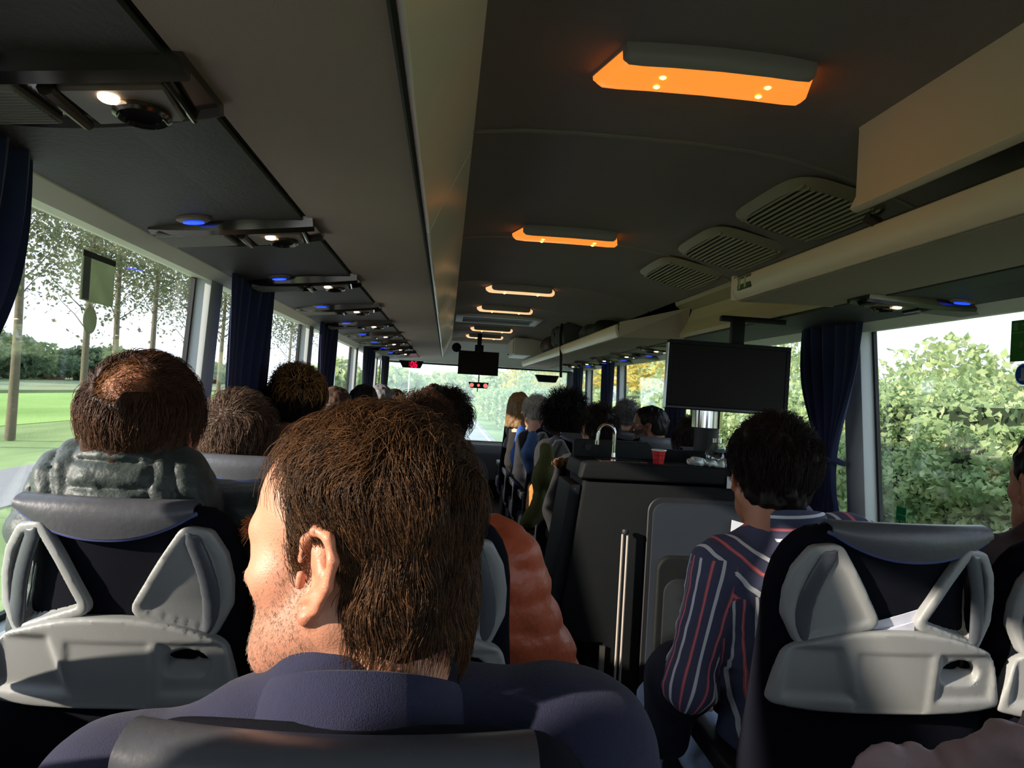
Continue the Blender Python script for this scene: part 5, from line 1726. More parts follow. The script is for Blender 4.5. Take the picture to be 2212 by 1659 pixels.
# stubble and brows as short hairs rooted on the face surface
hv, hq = head_mesh(0.0045)
def surf_hairs(n, wfn, L, r, seed, dirfn, m, name):
    g = np.random.default_rng(seed)
    tri = hv[hq]
    cen = tri.mean(1)
    nrm = np.cross(tri[:, 2] - tri[:, 0], tri[:, 3] - tri[:, 1])
    ar_ = np.linalg.norm(nrm, axis=1)
    nrm = nrm / (ar_[:, None] + 1e-12)
    w = wfn(cen) * ar_
    w = w / w.sum()
    idx = g.choice(len(cen), n, p=w)
    st = tri[idx]
    ab = g.random((n, 2))
    p = st[:, 0] + (st[:, 1] - st[:, 0]) * ab[:, :1] + (st[:, 3] - st[:, 0]) * ab[:, 1:]
    d = dirfn(p) + g.normal(size=(n, 3)) * 0.35
    nn = nrm[idx]
    d = d - (d * nn).sum(1, keepdims=True) * nn
    d = d / (np.linalg.norm(d, axis=1, keepdims=True) + 1e-9) + nn * 0.5
    ll = L * (0.5 + g.random(n))[:, None]
    P = np.stack([p - nn * 0.001, p + d * ll * 0.5, p + d * ll + np.array((0, 0, -0.2)) * ll], 1)
    a, b = tubes_from_paths(P, r, r * 0.5)
    hair_obj(name, a, b, m, m_o, HLm, HRm, 0.96, 9)
def w_beard(c):
    x, y, z = c.T
    b = sstep(-0.020, -0.050, z) * sstep(-0.01, 0.012, y) * (z > -0.125)
    burn = np.exp(-((y - 0.024) / 0.014) ** 2) * sstep(-0.07, -0.03, z) * sstep(0.03, 0.01, z) * (np.abs(x) > 0.045)
    mous = np.exp(-((x / 0.028) ** 2 + ((z + 0.050) / 0.008) ** 2)) * (y > 0.08)
    lips = np.exp(-((x / 0.022) ** 2 + ((z + 0.066) / 0.008) ** 2)) * (y > 0.07)
    ck = np.exp(-(((y - 0.078) / 0.026) ** 2 + ((z + 0.028) / 0.024) ** 2))
    return np.clip(np.maximum(np.maximum(b, burn), mous) * (1 - lips) * (1 - 0.9 * ck), 0, 1) + 1e-9
surf_hairs(4500, w_beard, 0.0026, 0.0002, 11, lambda p: np.tile(np.array((0, 0.2, -1.0)), (len(p), 1)), hair_mat('stubble', '#54463c', '#9c8c7c', 0.5), 'stubble')
surf_hairs(700, lambda c: ((np.abs(np.abs(c[:, 0]) - 0.030) < 0.020) & (np.abs(c[:, 2] - 0.020) < 0.0055) & (c[:, 1] > 0.06)) + 1e-9, 0.009, 0.00030, 12,
           lambda p: np.stack([np.sign(p[:, 0]), 0 * p[:, 0], 0.3 + 0 * p[:, 0]], 1), hair_mat('brow', '#4a2f1c', '#7a5230', 0.4), 'eyebrows')
surf_hairs(160, lambda c: ((np.abs(np.abs(c[:, 0]) - 0.031) < 0.016) & (np.abs(c[:, 2] + 0.001) < 0.004) & (c[:, 1] > 0.07)) + 1e-9, 0.009, 0.00028, 13,
           lambda p: np.tile(np.array((0, 1.0, 0.3)), (len(p), 1)), hair_mat('lash', '#1a100a', '#2a1a10', 0.4), 'eyelashes')

# ------------------------------------------------------------------ man in the striped shirt
def stripe_mat():
    m = mat('striped_shirt', '#3a3d52', 0.85, bump=0.15, bscale=700)
    nt = m.node_tree
    b = nt.nodes['Principled BSDF']
    at = nt.nodes.new('ShaderNodeAttribute'); at.attribute_name = 'stripe'
    w = nt.nodes.new('ShaderNodeMath'); w.operation = 'WRAP'; w.inputs[1].default_value = 1; w.inputs[2].default_value = 0
    nt.links.new(at.outputs['Fac'], w.inputs[0])
    r = nt.nodes.new('ShaderNodeValToRGB')
    r.color_ramp.interpolation = 'CONSTANT'
    dark = lin('#4b4f6a'); wh = lin('#e6e6ea'); rd_ = lin('#d4626a')
    cr = r.color_ramp
    cr.elements[0].position = 0; cr.elements[0].color = dark
    cr.elements[1].position = 0.18; cr.elements[1].color = wh
    for ps, c in ((0.32, dark), (0.64, rd_), (0.69, lin('#eab0b0')), (0.71, rd_), (0.77, dark)):
        e = cr.elements.new(ps); e.color = c
    nt.links.new(w.outputs[0], r.inputs[0])
    nt.links.new(r.outputs[0], b.inputs['Base Color'])
    return m
M_stripe = stripe_mat()
SS = (0.805, 1.27)
SH = (0.722, 1.575, 1.245)
s_o, HLs, HRs, nbs = person(SS, 'dark haired man in navy shirt with white and red stripes, seen from behind', SH, skin='#b8795c', hair='short', haircol='#221a15',
    hyaw=-9, hpitch=-4, hroll=2, hres=0.0042, res=0.0066, top_mat=M_stripe, pants='#8d9db8', thick=0.008, noise=0.013, seed=5, wrinkle=0.007, nstr=8000, rstr=0.0006, slift=0.014, slen=0.034,
    shoulders=[(-0.215, 0.250, 1.015), (0.120, 0.290, 1.070)], arms=[[(-0.265, 0.245, 0.775), (-0.20, 0.43, 0.66)], [(0.17, 0.30, 0.80), (0.10, 0.45, 0.64)]],
    knees=[(-0.20, 0.62, 0.58), (0.02, 0.62, 0.555)], lean=0.275)
me = s_o.data
co = np.empty(len(me.vertices) * 3, np.float32); me.vertices.foreach_get('co', co); co = co.reshape(-1, 3)
shl, shr = np.array((-0.215, 0.250, 1.015)), np.array((0.120, 0.290, 1.070))
ax = (shr - shl) / np.linalg.norm(shr - shl)
mid = (shl + shr) / 2
nl = len(me.loops)
lv_ = np.empty(nl, np.int32); me.loops.foreach_get('vertex_index', lv_)
fcen = co[lv_.reshape(-1, 4)].mean(1) if nl == 4 * len(me.polygons) else None
cc_ = co[lv_]
fc4 = np.repeat(fcen, 4, axis=0)
tx = (cc_ - mid) @ ax + 0.012 * vnoise(cc_[:, 0], cc_[:, 1], cc_[:, 2], 9)
u = tx / 0.046
yoke = fc4[:, 2] - (mid[2] - 0.045) - (fc4[:, 0] - mid[0]) * 0.17 > 0
u = np.where(yoke, np.linalg.norm((cc_ - np.array(nbs)) * np.array((0.75, 1, 1)), axis=1) / 0.046, u)
ela = np.array((-0.265, 0.245, 0.775))
dirn = (ela - shl) / np.linalg.norm(ela - shl)
rel = cc_ - shl
per = rel - (rel @ dirn)[:, None] * dirn
ang = np.arctan2(per @ np.cross(dirn, np.array((1, 0, 0))), per @ np.array((1, 0, 0)))
arm = (fc4[:, 0] < -0.215 + (fc4[:, 2] - 0.9) * 0.10) & (fc4[:, 2] < 1.045)
u = np.where(arm, ang * 0.058 / 0.046, u)
at = me.attributes.new('stripe', 'FLOAT', 'CORNER'); at.data.foreach_set('value', u.astype(np.float32))
cg = neck_collar(s_o, nbs, M_stripe, 0.060, 0.064, 0.098, -160, 160, 0.030, 0.004, 'shirt_collar', 0.45, (0, 0, 0.02))
cm = cg.data
cc = np.empty(len(cm.vertices) * 3, np.float32); cm.vertices.foreach_get('co', cc); cc = cc.reshape(-1, 3)
at = cm.attributes.new('stripe', 'FLOAT', 'POINT'); at.data.foreach_set('value', ((cc[:, 2] - cc[:, 0] * 0.1) / 0.046 + 0.3).astype(np.float32))
# ------------------------------------------------------------------ man in the quilted green jacket
M_puf = mat('quilted_green_nylon', '#27322f', 0.55, var=0.2, vscale=6, bump=0.35, bscale=55, sheen=0.1)
PS = (XWL, YL[1])
p_o, HLp, HRp, nbp = person(PS, 'man in dark green quilted hooded jacket, thinning brown crown, by the left window', (-0.553, 1.43, 1.282), skin='#b87c60', hair='short', haircol='#4a3122',
    thick=0.012, noise=0.006, hres=0.0042, seed=8, puff=0.035, quilt=0.016, res=0.0085, top_mat=M_puf, pants='#1d222b', hscale=1.06, nstr=7000, rstr=0.0006, hyaw=-4, crown=True, slift=0.008)
f = Field((-0.24, -0.06, -0.20), (0.24, 0.22, 0.10), 0.0055)
f.add(ell((0, 0.035, -0.03), (0.150, 0.075, 0.088)), 0.01)
f.add(ell((0, 0.10, -0.09), (0.175, 0.10, 0.07)), 0.05)
f.sub(ell((0, 0.13, 0.075), (0.105, 0.105, 0.11)), 0.02)
X, Y, Z = f.grids()
rows = np.abs(np.sin(PI * (Z + 0.018) / 0.043))
colm = np.abs(np.sin(PI * (X + 0.0) / 0.135 + PI / 2))
cols2 = np.where(np.abs(X) > 0.0675, np.abs(np.sin(PI * (X * 0.9 + Z * 0.25) / 0.045)), 1.0)
f.d = f.d - 0.015 * np.sqrt(np.minimum(np.where(np.abs(X) > 0.0675, 1.0, rows), np.minimum(colm ** 0.7 * 1.2, cols2))) + 0.004 * vnoise(X, Y, Z, 55)
v, q = f.mesh()
link('hood', mesh_np('hood', smooth_np(v, q, 1), q), M_puf, p_o, (HLp[0] - 0.008, HLp[1] - 0.085, HLp[2] - 0.072))
a, b = strands(700, lambda p: (np.sqrt(p[:, 0] ** 2 + (p[:, 1] + 0.085) ** 2 + (p[:, 2] - 0.092) ** 2) < 0.062).astype(float), lambda p: p - np.array((0.0, -0.085, 0.10)) + 0.0, 0.05, 6, 0.006, 0.002, 0.4, 0.00035, 21, RAD=(0.079, 0.100, 0.089), wave=0.3)
hair_obj('crown_hair', a, b, hair_mat('hair_crown', '#6a4526', '#a06c3a', 0.35), p_o, HLp, HRp, 1.06, 21)
# ------------------------------------------------------------------ man by the right window
person((XWR, 1.27), 'man in brown jacket at the right edge, only ear and shoulder showing', (1.335, 1.50, 1.255), skin='#b07a5e', hair='crop', haircol='#17120f', top='#4a3a38', seed=9, hyaw=-8,
       res=0.010, hres=0.0042, thick=0.006, puff=0.022, wrinkle=0.008, collar=(mat('cloth_#4a3a38', '#4a3a38', 0.9, var=0.15, vscale=30, bump=0.2, bscale=500), 0.03, 0.066, 0.10))
# ------------------------------------------------------------------ other passengers
def pax(seat, label, head, **kw):
    return person(seat, label, head, **kw)
M_orange = mat('orange_nylon', '#b5593a', 0.45, var=0.15, vscale=8, bump=0.3, bscale=60)
pax((XAL, YL[1]), 'passenger in orange padded jacket in the aisle seat ahead of the navy coat man', (-0.07, 1.47, 1.20), top_mat=M_orange, puff=0.035, quilt=0.012, res=0.0095, seed=11, hair='short', haircol='#2a1c14',
    arms=[[(-0.25, 0.25, 0.78), (-0.12, 0.42, 0.62)], [(0.265, 0.265, 0.80), (0.14, 0.44, 0.62)]], shoulders=[(-0.18, 0.21, 1.01), (0.165, 0.21, 1.015)])
pax((XWL, YL[2]), 'greying brown haired man two rows ahead by the left window', (-0.595, 2.22, 1.205), top='#1e222c', haircol='#5a4638', skin='#b97f62', seed=12, hair='short', nstr=3500, rstr=0.0009, hyaw=-8, hres=0.005, thick=0.012, torso_k=0.88)
M_yel = mat('yellow_cloth', '#c99a1e', 0.85, var=.15, vscale=30)
pax((XWL, YL[3]), 'passenger with dark hair and blond tips in a yellow collar by the left window', (-0.60, 3.02, 1.302), top_mat=M_yel, haircol='#231a14', skin='#b88468', seed=13, hair='short', nstr=3000, rstr=0.0012, thick=0.016, noise=0.012, hyaw=18, torso_k=0.88,
    collar=(M_yel, 0.05, 0.07, 0.12))
o_ = [x for x in bpy.data.objects if x.get('label', '').startswith('passenger with dark hair and blond tips')][0]
a, b = strands(1600, lambda p: ((p[:, 2] > 0.045) & (p[:, 0] > -0.06)).astype(float), comb_std, 0.05, 5, 0.022, 0.016, 0.6, 0.0013, 31, RAD=(0.092, 0.112, 0.100), wave=0.4, clump=0.6)
hair_obj('blond_tips', a, b, hair_mat('hair_blond_tips', '#8a6236', '#c8924e', 0.4), o_, (-0.60 - XWL, 3.02 - YL[3], 1.302 + HDZ), (0, 0, R(18)), 1.0, 18)
pax((XWL, YL[4]), 'brown haired passenger mostly hidden in the fifth left window seat', (-0.555, 3.80, 1.245), top='#33302e', haircol='#4f3a2e', seed=14, res=0.02)
pax((XWL, YL[5]), 'dark haired passenger far along the left windows', (-0.505, 4.62, 1.265), top='#1c1f27', haircol='#1d1714', seed=15, res=0.02)
pax((XWL, YL[6]), 'grey haired passenger far along the left windows', (-0.47, 5.42, 1.275), top='#23262c', haircol='#7b7a7a', seed=16, res=0.02)
pax((XWL, YL[7]), 'small dark head farthest along the left windows', (-0.42, 6.15, 1.245), top='#23262c', haircol='#241c18', seed=17, res=0.02)
pax((XAL, YL[2]), 'brown haired person just beyond the navy coat man', (-0.075, 2.28, 1.225), top='#23232b', haircol='#3f2a1c', seed=18, nstr=2500, rstr=0.0009, hair_puff=(1.1, 1.05, 1.05), hyaw=-12, thick=0.014)
pax((XAL, YL[3]), 'dark haired person leaning into the aisle on the left', (0.005, 3.10, 1.255), top='#1c1c22', haircol='#1e1612', seed=19, nstr=2000, rstr=0.001, hair_puff=(1.05, 1.05, 1.02), thick=0.014)
pax((XAL, YL[4]), 'wavy brown haired person four rows ahead beside the aisle', (-0.06, 3.95, 1.275), top='#3a2e2a', haircol='#3c2a20', seed=20, res=0.02, noise=0.014, thick=0.018)
# right side beyond the galley
pax((XAR, YR[2]), 'dark brown haired woman with tied hair just beyond the tap', (0.812, 3.88, 1.228), top='#131418', haircol='#221812', skin='#b58468', seed=22, nstr=1500, rstr=0.0011, hyaw=14, thick=0.010, torso_k=0.85)
pax((XAR, YR[3]), 'person with big black bushy hair beyond the galley', (0.752, 4.62, 1.255), top='#121316', haircol='#0d0b0a', seed=23, thick=0.035, noise=0.02, nstr=2500, rstr=0.0014, hair_puff=(1.08, 1.05, 1.05), torso_k=0.9)
pax((XAR, YR[4]), 'white haired man with ear piece beside the right aisle', (0.655, 5.38, 1.262), top='#1a1c22', haircol='#b9b3ab', skin='#c08a70', seed=24, hair='crop', thick=0.006, hyaw=10, nstr=1500, rstr=0.001)
o_ = [x for x in bpy.data.objects if x.get('label', '').startswith('white haired man with ear piece')][0]
MB().lathe([(0.001, -0.012), (0.011, -0.008), (0.012, 0.004), (0.001, 0.012)], (0.655 - XAR - 0.092, 5.38 - YR[4] + 0.01, 1.228), 10, 'x', False).build('ear_piece', mat('earbud_white', '#e8e8e4', .3), o_, smooth=True)
pax((XAR, YR[5]), 'blond woman with long hair leaning into the right aisle', (0.60, 6.10, 1.275), top='#1a1816', haircol='#8a6a44', skin='#c89878', seed=25, hair='long', thick=0.014, hyaw=6, torso_k=0.85)
pax((XWR, YR[5]), 'dark brown haired person far on the right beyond the bushy hair', (0.93, 6.15, 1.245), top='#1c1c20', haircol='#2c2019', seed=26, res=0.02)
pax((XWR, YR[4]), 'grey haired man in white collar by the right windows', (1.315, 5.32, 1.262), top='#8f9296', haircol='#6d6c6a', skin='#c08a70', seed=27, hair='crop', thick=0.008, collar=(mat('white_cotton', '#d5d7da', .8), 0.05, 0.064, 0.10), nstr=1500, rstr=0.001)
b_o, HLb, HRb, nbb = pax((XWR, YR[3]), 'bearded man with glasses turned left beside the big screen', (1.265, 4.50, 1.235), top='#15151a', haircol='#120d0b', skin='#7a4e38', seed=28, hair='crop', thick=0.008, beard=1.0, hyaw=62, hres=0.0045)
gl = MB()
for s in (-1, 1):
    gl.tube([(s * 0.032 + 0.021 * math.cos(2 * PI * i / 14), 0.098, 0.0 + 0.017 * math.sin(2 * PI * i / 14)) for i in range(14)], 0.0016, 6, closed=True)
    gl.tube([(s * 0.053, 0.096, 0.004), (s * 0.078, 0.06, 0.006), (s * 0.084, -0.01, 0.004)], 0.0016, 6)
gl.tube([(-0.011, 0.1, 0.003), (0.011, 0.1, 0.003)], 0.0016, 6)
gl.build('glasses', M_steel, b_o, HLb, HRb, smooth=True)
pax((XWR, YR[2]), 'woman with long dark hair under the big screen', (1.295, 3.78, 1.185), top='#16151a', haircol='#2a201a', skin='#b58468', seed=29, hair='long', thick=0.014, nstr=1500, rstr=0.0011, torso_k=0.85)
# ================================================================== coats and loose things
def drape(label, name, lo, hi, prims, colr, h=0.012, wr=0.012, wsc=18, k=0.04, cat='coat', group='coats hung on the aisle side', m=None, seed=0.0, st=(1, 1, 0.5), subs=(), ridge=0.0):
    f = Field(lo, hi, h)
    f.add(prims, k)
    X, Y, Z = f.grids()
    if ridge:
        f.d = f.d + ridge * np.abs(vnoise((X + seed) * 1.3, Y * 1.2, Z * 0.8, 14)) + ridge * 0.5 * np.abs(vnoise(X + Y, (Y + seed), Z * 1.2, 30))
    f.d = f.d + wr * vnoise((X + seed) * st[0], Y * st[1], Z * st[2], wsc) + wr * 0.4 * vnoise(X * st[0] * 2, (Y + seed) * st[1] * 2, Z * st[2] * 2.0, wsc)
    for s_ in subs: f.sub(s_, 0.02)
    v, q = f.mesh()
    o = link(name, mesh_np(name, smooth_np(v, q, 1), q), m or mat('coat_' + colr, colr, 0.85, var=.2, vscale=20, bump=.25, bscale=300))
    return tag(o, label, cat, group)
def hang(x, y, z0, z1, w, d):
    return [cap((x, y, z1), (x - 0.01, y, (z0 + z1) / 2), w * 0.55, w * 0.85), cap((x - 0.01, y, (z0 + z1) / 2), (x + 0.01, y + d, z0), w * 0.85, w * 0.6)]
drape('bright blue jacket hung over the seat side along the right aisle', 'hanging_jacket', (0.44, 5.5, 0.55), (0.80, 6.0, 1.22), hang(0.60, 5.76, 0.68, 1.08, 0.075, 0.02), '#1f4f9e', seed=1)
drape('slate blue jacket hung beside the bright blue one', 'hanging_jacket', (0.46, 4.75, 0.65), (0.80, 5.2, 1.22), hang(0.595, 4.98, 0.86, 1.08, 0.065, 0.02), '#3f5d8c', seed=2)
drape('olive green coat hung over a seat side along the right aisle', 'hanging_jacket', (0.36, 3.95, 0.35), (0.80, 4.5, 1.22),
      hang(0.59, 4.22, 0.72, 1.05, 0.075, 0.03) + [cap((0.57, 4.2, 0.74), (0.50, 4.15, 0.64), 0.06, 0.04)], '#4a4f1e', seed=3)
o = drape('black coat with tan fur collar hung beside the galley', 'hanging_jacket', (0.40, 3.38, 0.45), (0.76, 3.85, 1.18), hang(0.575, 3.60, 0.62, 1.0, 0.06, 0.02), '#0e0e11', seed=4)
f = Field((0.5, 3.5, 0.98), (0.72, 3.72, 1.10), 0.007)
f.add(cap((0.555, 3.58, 1.035), (0.65, 3.58, 1.05), 0.024), 0.01)
X, Y, Z = f.grids(); f.d = f.d + 0.012 * vnoise(X, Y, Z, 110)
v, q = f.mesh()
link('fur_collar', mesh_np('fur_collar', v, q), mat('fur_tan', '#6a4c32', 1.0, var=.4, vscale=90), o)
drape('tan suede bag hanging below the olive coat in the aisle', 'shoulder_bag', (0.48, 4.45, 0.45), (0.72, 4.85, 0.95), [rbox((0.60, 4.66, 0.68), (0.05, 0.10, 0.13), 0.04)], '#a06a2c', cat='bag', group='bags in the aisle', wr=0.006)
# the coat folded over the striped man's arm
drape('dark navy coat folded over the striped man\'s forearm', 'folded_coat', (0.40, 1.42, 0.5), (0.78, 1.95, 0.92),
      [cap((0.545, 1.56, 0.775), (0.60, 1.74, 0.70), 0.075, 0.07), cap((0.535, 1.60, 0.72), (0.53, 1.62, 0.62), 0.06, 0.05)], '#15182a', h=0.009, cat='coat', group='', seed=5)
# brown jacket heap at the lower right
M_brj = mat('brown_jacket_nylon', '#a08686', 0.6, var=0.12, vscale=10, bump=0.2, bscale=60)
gj = np.random.default_rng(17)
folds = []
for (x0, y0, z0, x1, y1, z1, ra, rb) in ((0.64, 0.97, 0.86, 1.12, 0.96, 0.965, 0.050, 0.075), (0.66, 0.92, 0.80, 1.14, 0.91, 0.90, 0.055, 0.070), (0.63, 0.99, 0.76, 1.10, 1.00, 0.85, 0.05, 0.07),
                                         (0.66, 0.95, 0.68, 1.12, 0.95, 0.74, 0.085, 0.11), (0.68, 0.90, 0.58, 1.10, 0.90, 0.60, 0.09, 0.10), (0.66, 0.99, 0.57, 1.08, 1.0, 0.60, 0.08, 0.09),
                                         (0.68, 0.93, 0.53, 1.08, 0.93, 0.53, 0.055, 0.06), (0.62, 0.90, 0.83, 0.60, 0.84, 0.62, 0.052, 0.045)):
    n_ = 7
    pts_ = []
    for i in range(n_):
        t = i / (n_ - 1)
        pts_.append((x0 + (x1 - x0) * t, y0 + (y1 - y0) * t + 0.012 * gj.normal(), z0 + (z1 - z0) * t + 0.016 * math.sin(t * 9 + z0 * 40) + 0.008 * gj.normal()))
    folds += chain(pts_, [ra + (rb - ra) * i / (n_ - 1) + 0.007 * gj.normal() for i in range(n_)])
jo = drape('rumpled brown padded jacket heaped at the lower right corner', 'brown_jacket', (0.48, 0.74, 0.44), (1.30, 1.16, 1.10), folds,
      '#6c5656', h=0.0065, wr=0.007, wsc=26, ridge=0.034, m=M_brj, cat='jacket', group='', seed=6, st=(0.5, 1.3, 1.6), k=0.014)
MB().box((0.600, 0.928, 0.872), (0.016, 0.006, 0.02), (0.2, 0.1, 0.1)).build('label_tab', mat('tab_pink', '#a08076', .7), jo)

# ================================================================== outside
ZG = -1.42
def ground(name, poly, z, m, kind='structure', th=0.3):
    o = MB().prism(poly, z - th, z, 'z').build(name, m)
    tag(o, kind=kind)
    return o
def grass_mat(name, a, b, sc):
    if name in MATS: return MATS[name]
    m = mat(name, a, 1.0, bump=0.6, bscale=6)
    nt = m.node_tree
    bs = nt.nodes['Principled BSDF']
    tc = nt.nodes.new('ShaderNodeTexCoord')
    n = nt.nodes.new('ShaderNodeTexNoise'); n.inputs['Scale'].default_value = sc; n.inputs['Detail'].default_value = 6
    mp = nt.nodes.new('ShaderNodeMapping'); mp.inputs['Scale'].default_value = (1.0, 0.25, 1)
    nt.links.new(tc.outputs['Object'], mp.inputs[0]); nt.links.new(mp.outputs[0], n.inputs['Vector'])
    r = nt.nodes.new('ShaderNodeValToRGB')
    r.color_ramp.elements[0].position = 0.35; r.color_ramp.elements[0].color = lin(a)
    r.color_ramp.elements[1].position = 0.65; r.color_ramp.elements[1].color = lin(b)
    nt.links.new(n.outputs['Fac'], r.inputs[0]); nt.links.new(r.outputs[0], bs.inputs['Base Color'])
    bs.inputs['Specular IOR Level'].default_value = 0.1
    return m
M_grass = grass_mat('verge_grass', '#758c58', '#96ab70', 0.5)
M_field = grass_mat('field_grass', '#7a9c50', '#98b868', 0.15)
M_scrub = grass_mat('scrub_grass', '#77825f', '#8d9874', 0.3)
M_road = mat('asphalt', '#9a9a98', 0.9, var=0.15, vscale=2, bump=.3, bscale=60)
M_path = mat('path_asphalt', '#8d8c88', 0.9, var=0.1, vscale=1.5)
ground('ground', [(-400, -60), (400, -60), (400, 700), (-400, 700)], ZG - 0.03, M_grass)
ground('road', [(-4.6, -60), (3.0, -60), (3.0, 600), (-4.6, 600)], ZG, M_road, th=0.2)
ground('footpath', [(-11.6, -60), (-8.5, -60), (-8.5, 400), (-11.6, 400)], ZG, M_path, th=0.2)
ground('field', [(-43, -60), (-20, -60), (-20, 500), (-43, 500)], ZG, M_field, th=0.2)
ground('scrubland', [(-300, -60), (-43, -60), (-43, 600), (-300, 600)], ZG + 0.3, M_scrub, th=0.8)
M_line = mat('road_paint', '#e6e6e2', 0.8, var=.08, vscale=3)
for k, (x, lb) in enumerate(((2.62, 'white edge line along the right side of the road'), (-4.3, 'white edge line along the left side of the road'))):
    tag(MB().box((x, 270, ZG + 0.006), (0.16, 640, 0.008)).build('road_line', M_line), lb, 'road marking')

def leaf_mat(name, cols, trans=0.45):
    if name in MATS: return MATS[name]
    m = bpy.data.materials.new(name); m.use_nodes = True
    nt = m.node_tree; nt.nodes.clear()
    out = nt.nodes.new('ShaderNodeOutputMaterial')
    tc = nt.nodes.new('ShaderNodeTexCoord')
    n = nt.nodes.new('ShaderNodeTexNoise'); n.inputs['Scale'].default_value = 3.5; n.inputs['Detail'].default_value = 8
    nt.links.new(tc.outputs['Object'], n.inputs['Vector'])
    r = nt.nodes.new('ShaderNodeValToRGB')
    cr = r.color_ramp
    ps = np.linspace(0.30, 0.70, len(cols))
    cr.elements[0].position = ps[0]; cr.elements[0].color = lin(cols[0])
    cr.elements[1].position = ps[-1]; cr.elements[1].color = lin(cols[-1])
    for p_, c_ in list(zip(ps, cols))[1:-1]:
        e = cr.elements.new(p_); e.color = lin(c_)
    nt.links.new(n.outputs['Fac'], r.inputs[0])
    d = nt.nodes.new('ShaderNodeBsdfDiffuse'); t = nt.nodes.new('ShaderNodeBsdfTranslucent')
    mx = nt.nodes.new('ShaderNodeMixShader'); mx.inputs[0].default_value = trans
    nt.links.new(r.outputs[0], d.inputs[0]); nt.links.new(r.outputs[0], t.inputs[0])
    nt.links.new(d.outputs[0], mx.inputs[1]); nt.links.new(t.outputs[0], mx.inputs[2])
    nt.links.new(mx.outputs[0], out.inputs[0])
    MATS[name] = m
    return m
def leaves(P, size, g, stretch=1.6, flat=0.0):
    """one folded leaf (two triangles sharing a rib) at every point"""
    n = len(P)
    a = g.normal(size=(n, 3)); a[:, 2] *= (1 - flat); a /= np.linalg.norm(a, axis=1, keepdims=True)
    c = g.normal(size=(n, 3)); b = np.cross(a, c); b /= np.linalg.norm(b, axis=1, keepdims=True)
    nn = np.cross(a, b)
    s = (size * (0.6 + 0.8 * g.random(n)))[:, None]
    v = np.stack([P - a * s * stretch * 0.5, P + b * s * 0.5 + nn * s * 0.15, P + a * s * stretch * 0.5, P - b * s * 0.5 + nn * s * 0.15], 1).reshape(-1, 3)
    f = np.arange(n * 4).reshape(n, 4)
    return v, f
M_bark = mat('bark_grey', '#635c4a', 0.95, var=0.3, vscale=6, bump=0.6, bscale=14)
def tree_proto(seed, H, spread, nleaf, lsize, lm, bark=M_bark, trunk_r=0.17, first=0.28, nb=46):
    g = np.random.default_rng(seed)
    r = empty('roadside_tree')
    t = MB()
    pts, rs = [], []
    for i in range(10):
        k = i / 9
        pts.append((0.25 * math.sin(seed + 3 * k) * k, 0.25 * math.cos(seed * 2 + 2.5 * k) * k, H * k))
        rs.append(trunk_r * (1 - 0.92 * k) + 0.012)
    t.tube(pts, rs, 9)
    t.build('trunk', bark, r, smooth=True)
    tips = []
    bm_ = MB()
    P_ = np.array(pts)
    for i in range(nb):
        k = first + (1 - first) * (i + 0.5 * g.random()) / nb
        b0 = np.array([np.interp(k, np.linspace(0, 1, 10), P_[:, j]) for j in range(3)])
        az = i * 2.4 + g.random()
        L = spread * (1.05 - 0.75 * k) * (0.6 + 0.7 * g.random())
        d = np.array((math.cos(az), math.sin(az), 0.75 + 0.5 * g.random()))
        d /= np.linalg.norm(d)
        q = [b0]
        for s in range(4):
            q.append(q[-1] + d * L / 4)
            d = d + g.normal(size=3) * 0.16; d[2] += 0.05; d /= np.linalg.norm(d)
        r0 = 0.030 * (1.15 - k) + 0.008
        bm_.tube(q, [r0, r0 * .75, r0 * .5, r0 * .35, r0 * .15], 4, cap=False)
        tips += [(q[2], .6), (q[3], .8), (q[4], 1.0)]
        for s in range(5):
            j = 1 + int(g.integers(0, 4))
            d2 = d * 0.5 + g.normal(size=3) * 0.6; d2 /= np.linalg.norm(d2)
            e = q[j] + d2 * L * 0.35
            e2 = e + (d2 + g.normal(size=3) * 0.4) * L * 0.15
            bm_.tube([q[j], e, e2], [r0 * 0.35, r0 * 0.2, r0 * 0.1], 3, cap=False)
            tips += [(e, 1.0), (e2, 1.0)]
    bm_.build('branches', bark, r)
    tp_ = np.array([p for p, w in tips])
    P = tp_[g.integers(0, len(tp_), nleaf)] + g.normal(size=(nleaf, 3)) * spread * 0.12
    v, f = leaves(P, lsize, g)
    o = link('foliage', mesh_np('foliage', v, f, False), lm, r)
    o['kind'] = 'stuff'
    return r
LM_sparse = leaf_mat('leaves_sparse', ['#5a6048', '#6e7458', '#84825f'])
protos = [tree_proto(s, H, 4.2, 7000, 0.12, LM_sparse) for s, H in ((1, 17.5), (2, 19.0), (3, 16.0))]
usedp = [False] * 3
TR = [(-15.6, 26.3, 'leftmost bare trunked tree beside the footpath'), (-16.0, 29.0, 'second tree from the left beside the footpath'), (-16.2, 34.8, 'tall straight tree left of the window sticker'),
      (-16.5, 38.6, 'tree rising just right of the round window sticker'), (-16.3, 42.5, 'tree midway across the near left window'), (-16.6, 49.0, 'thin tree right of the middle in the near left window'),
      (-16.4, 55.0, 'thin tree near the pillar of the near left window'), (-16.6, 66.0, 'tree seen through the second left window'), (-16.4, 78.0, 'farther tree seen through the second left window')]
for k, (x, y, lb) in enumerate(TR):
    i = k % 3
    o = copy_tree(protos[i]) if usedp[i] else protos[i]
    usedp[i] = True
    o.location = (x, y, ZG)
    o.rotation_euler = (0, 0, k * 1.3)
    tag(o, lb, 'tree', 'trees beside the footpath')
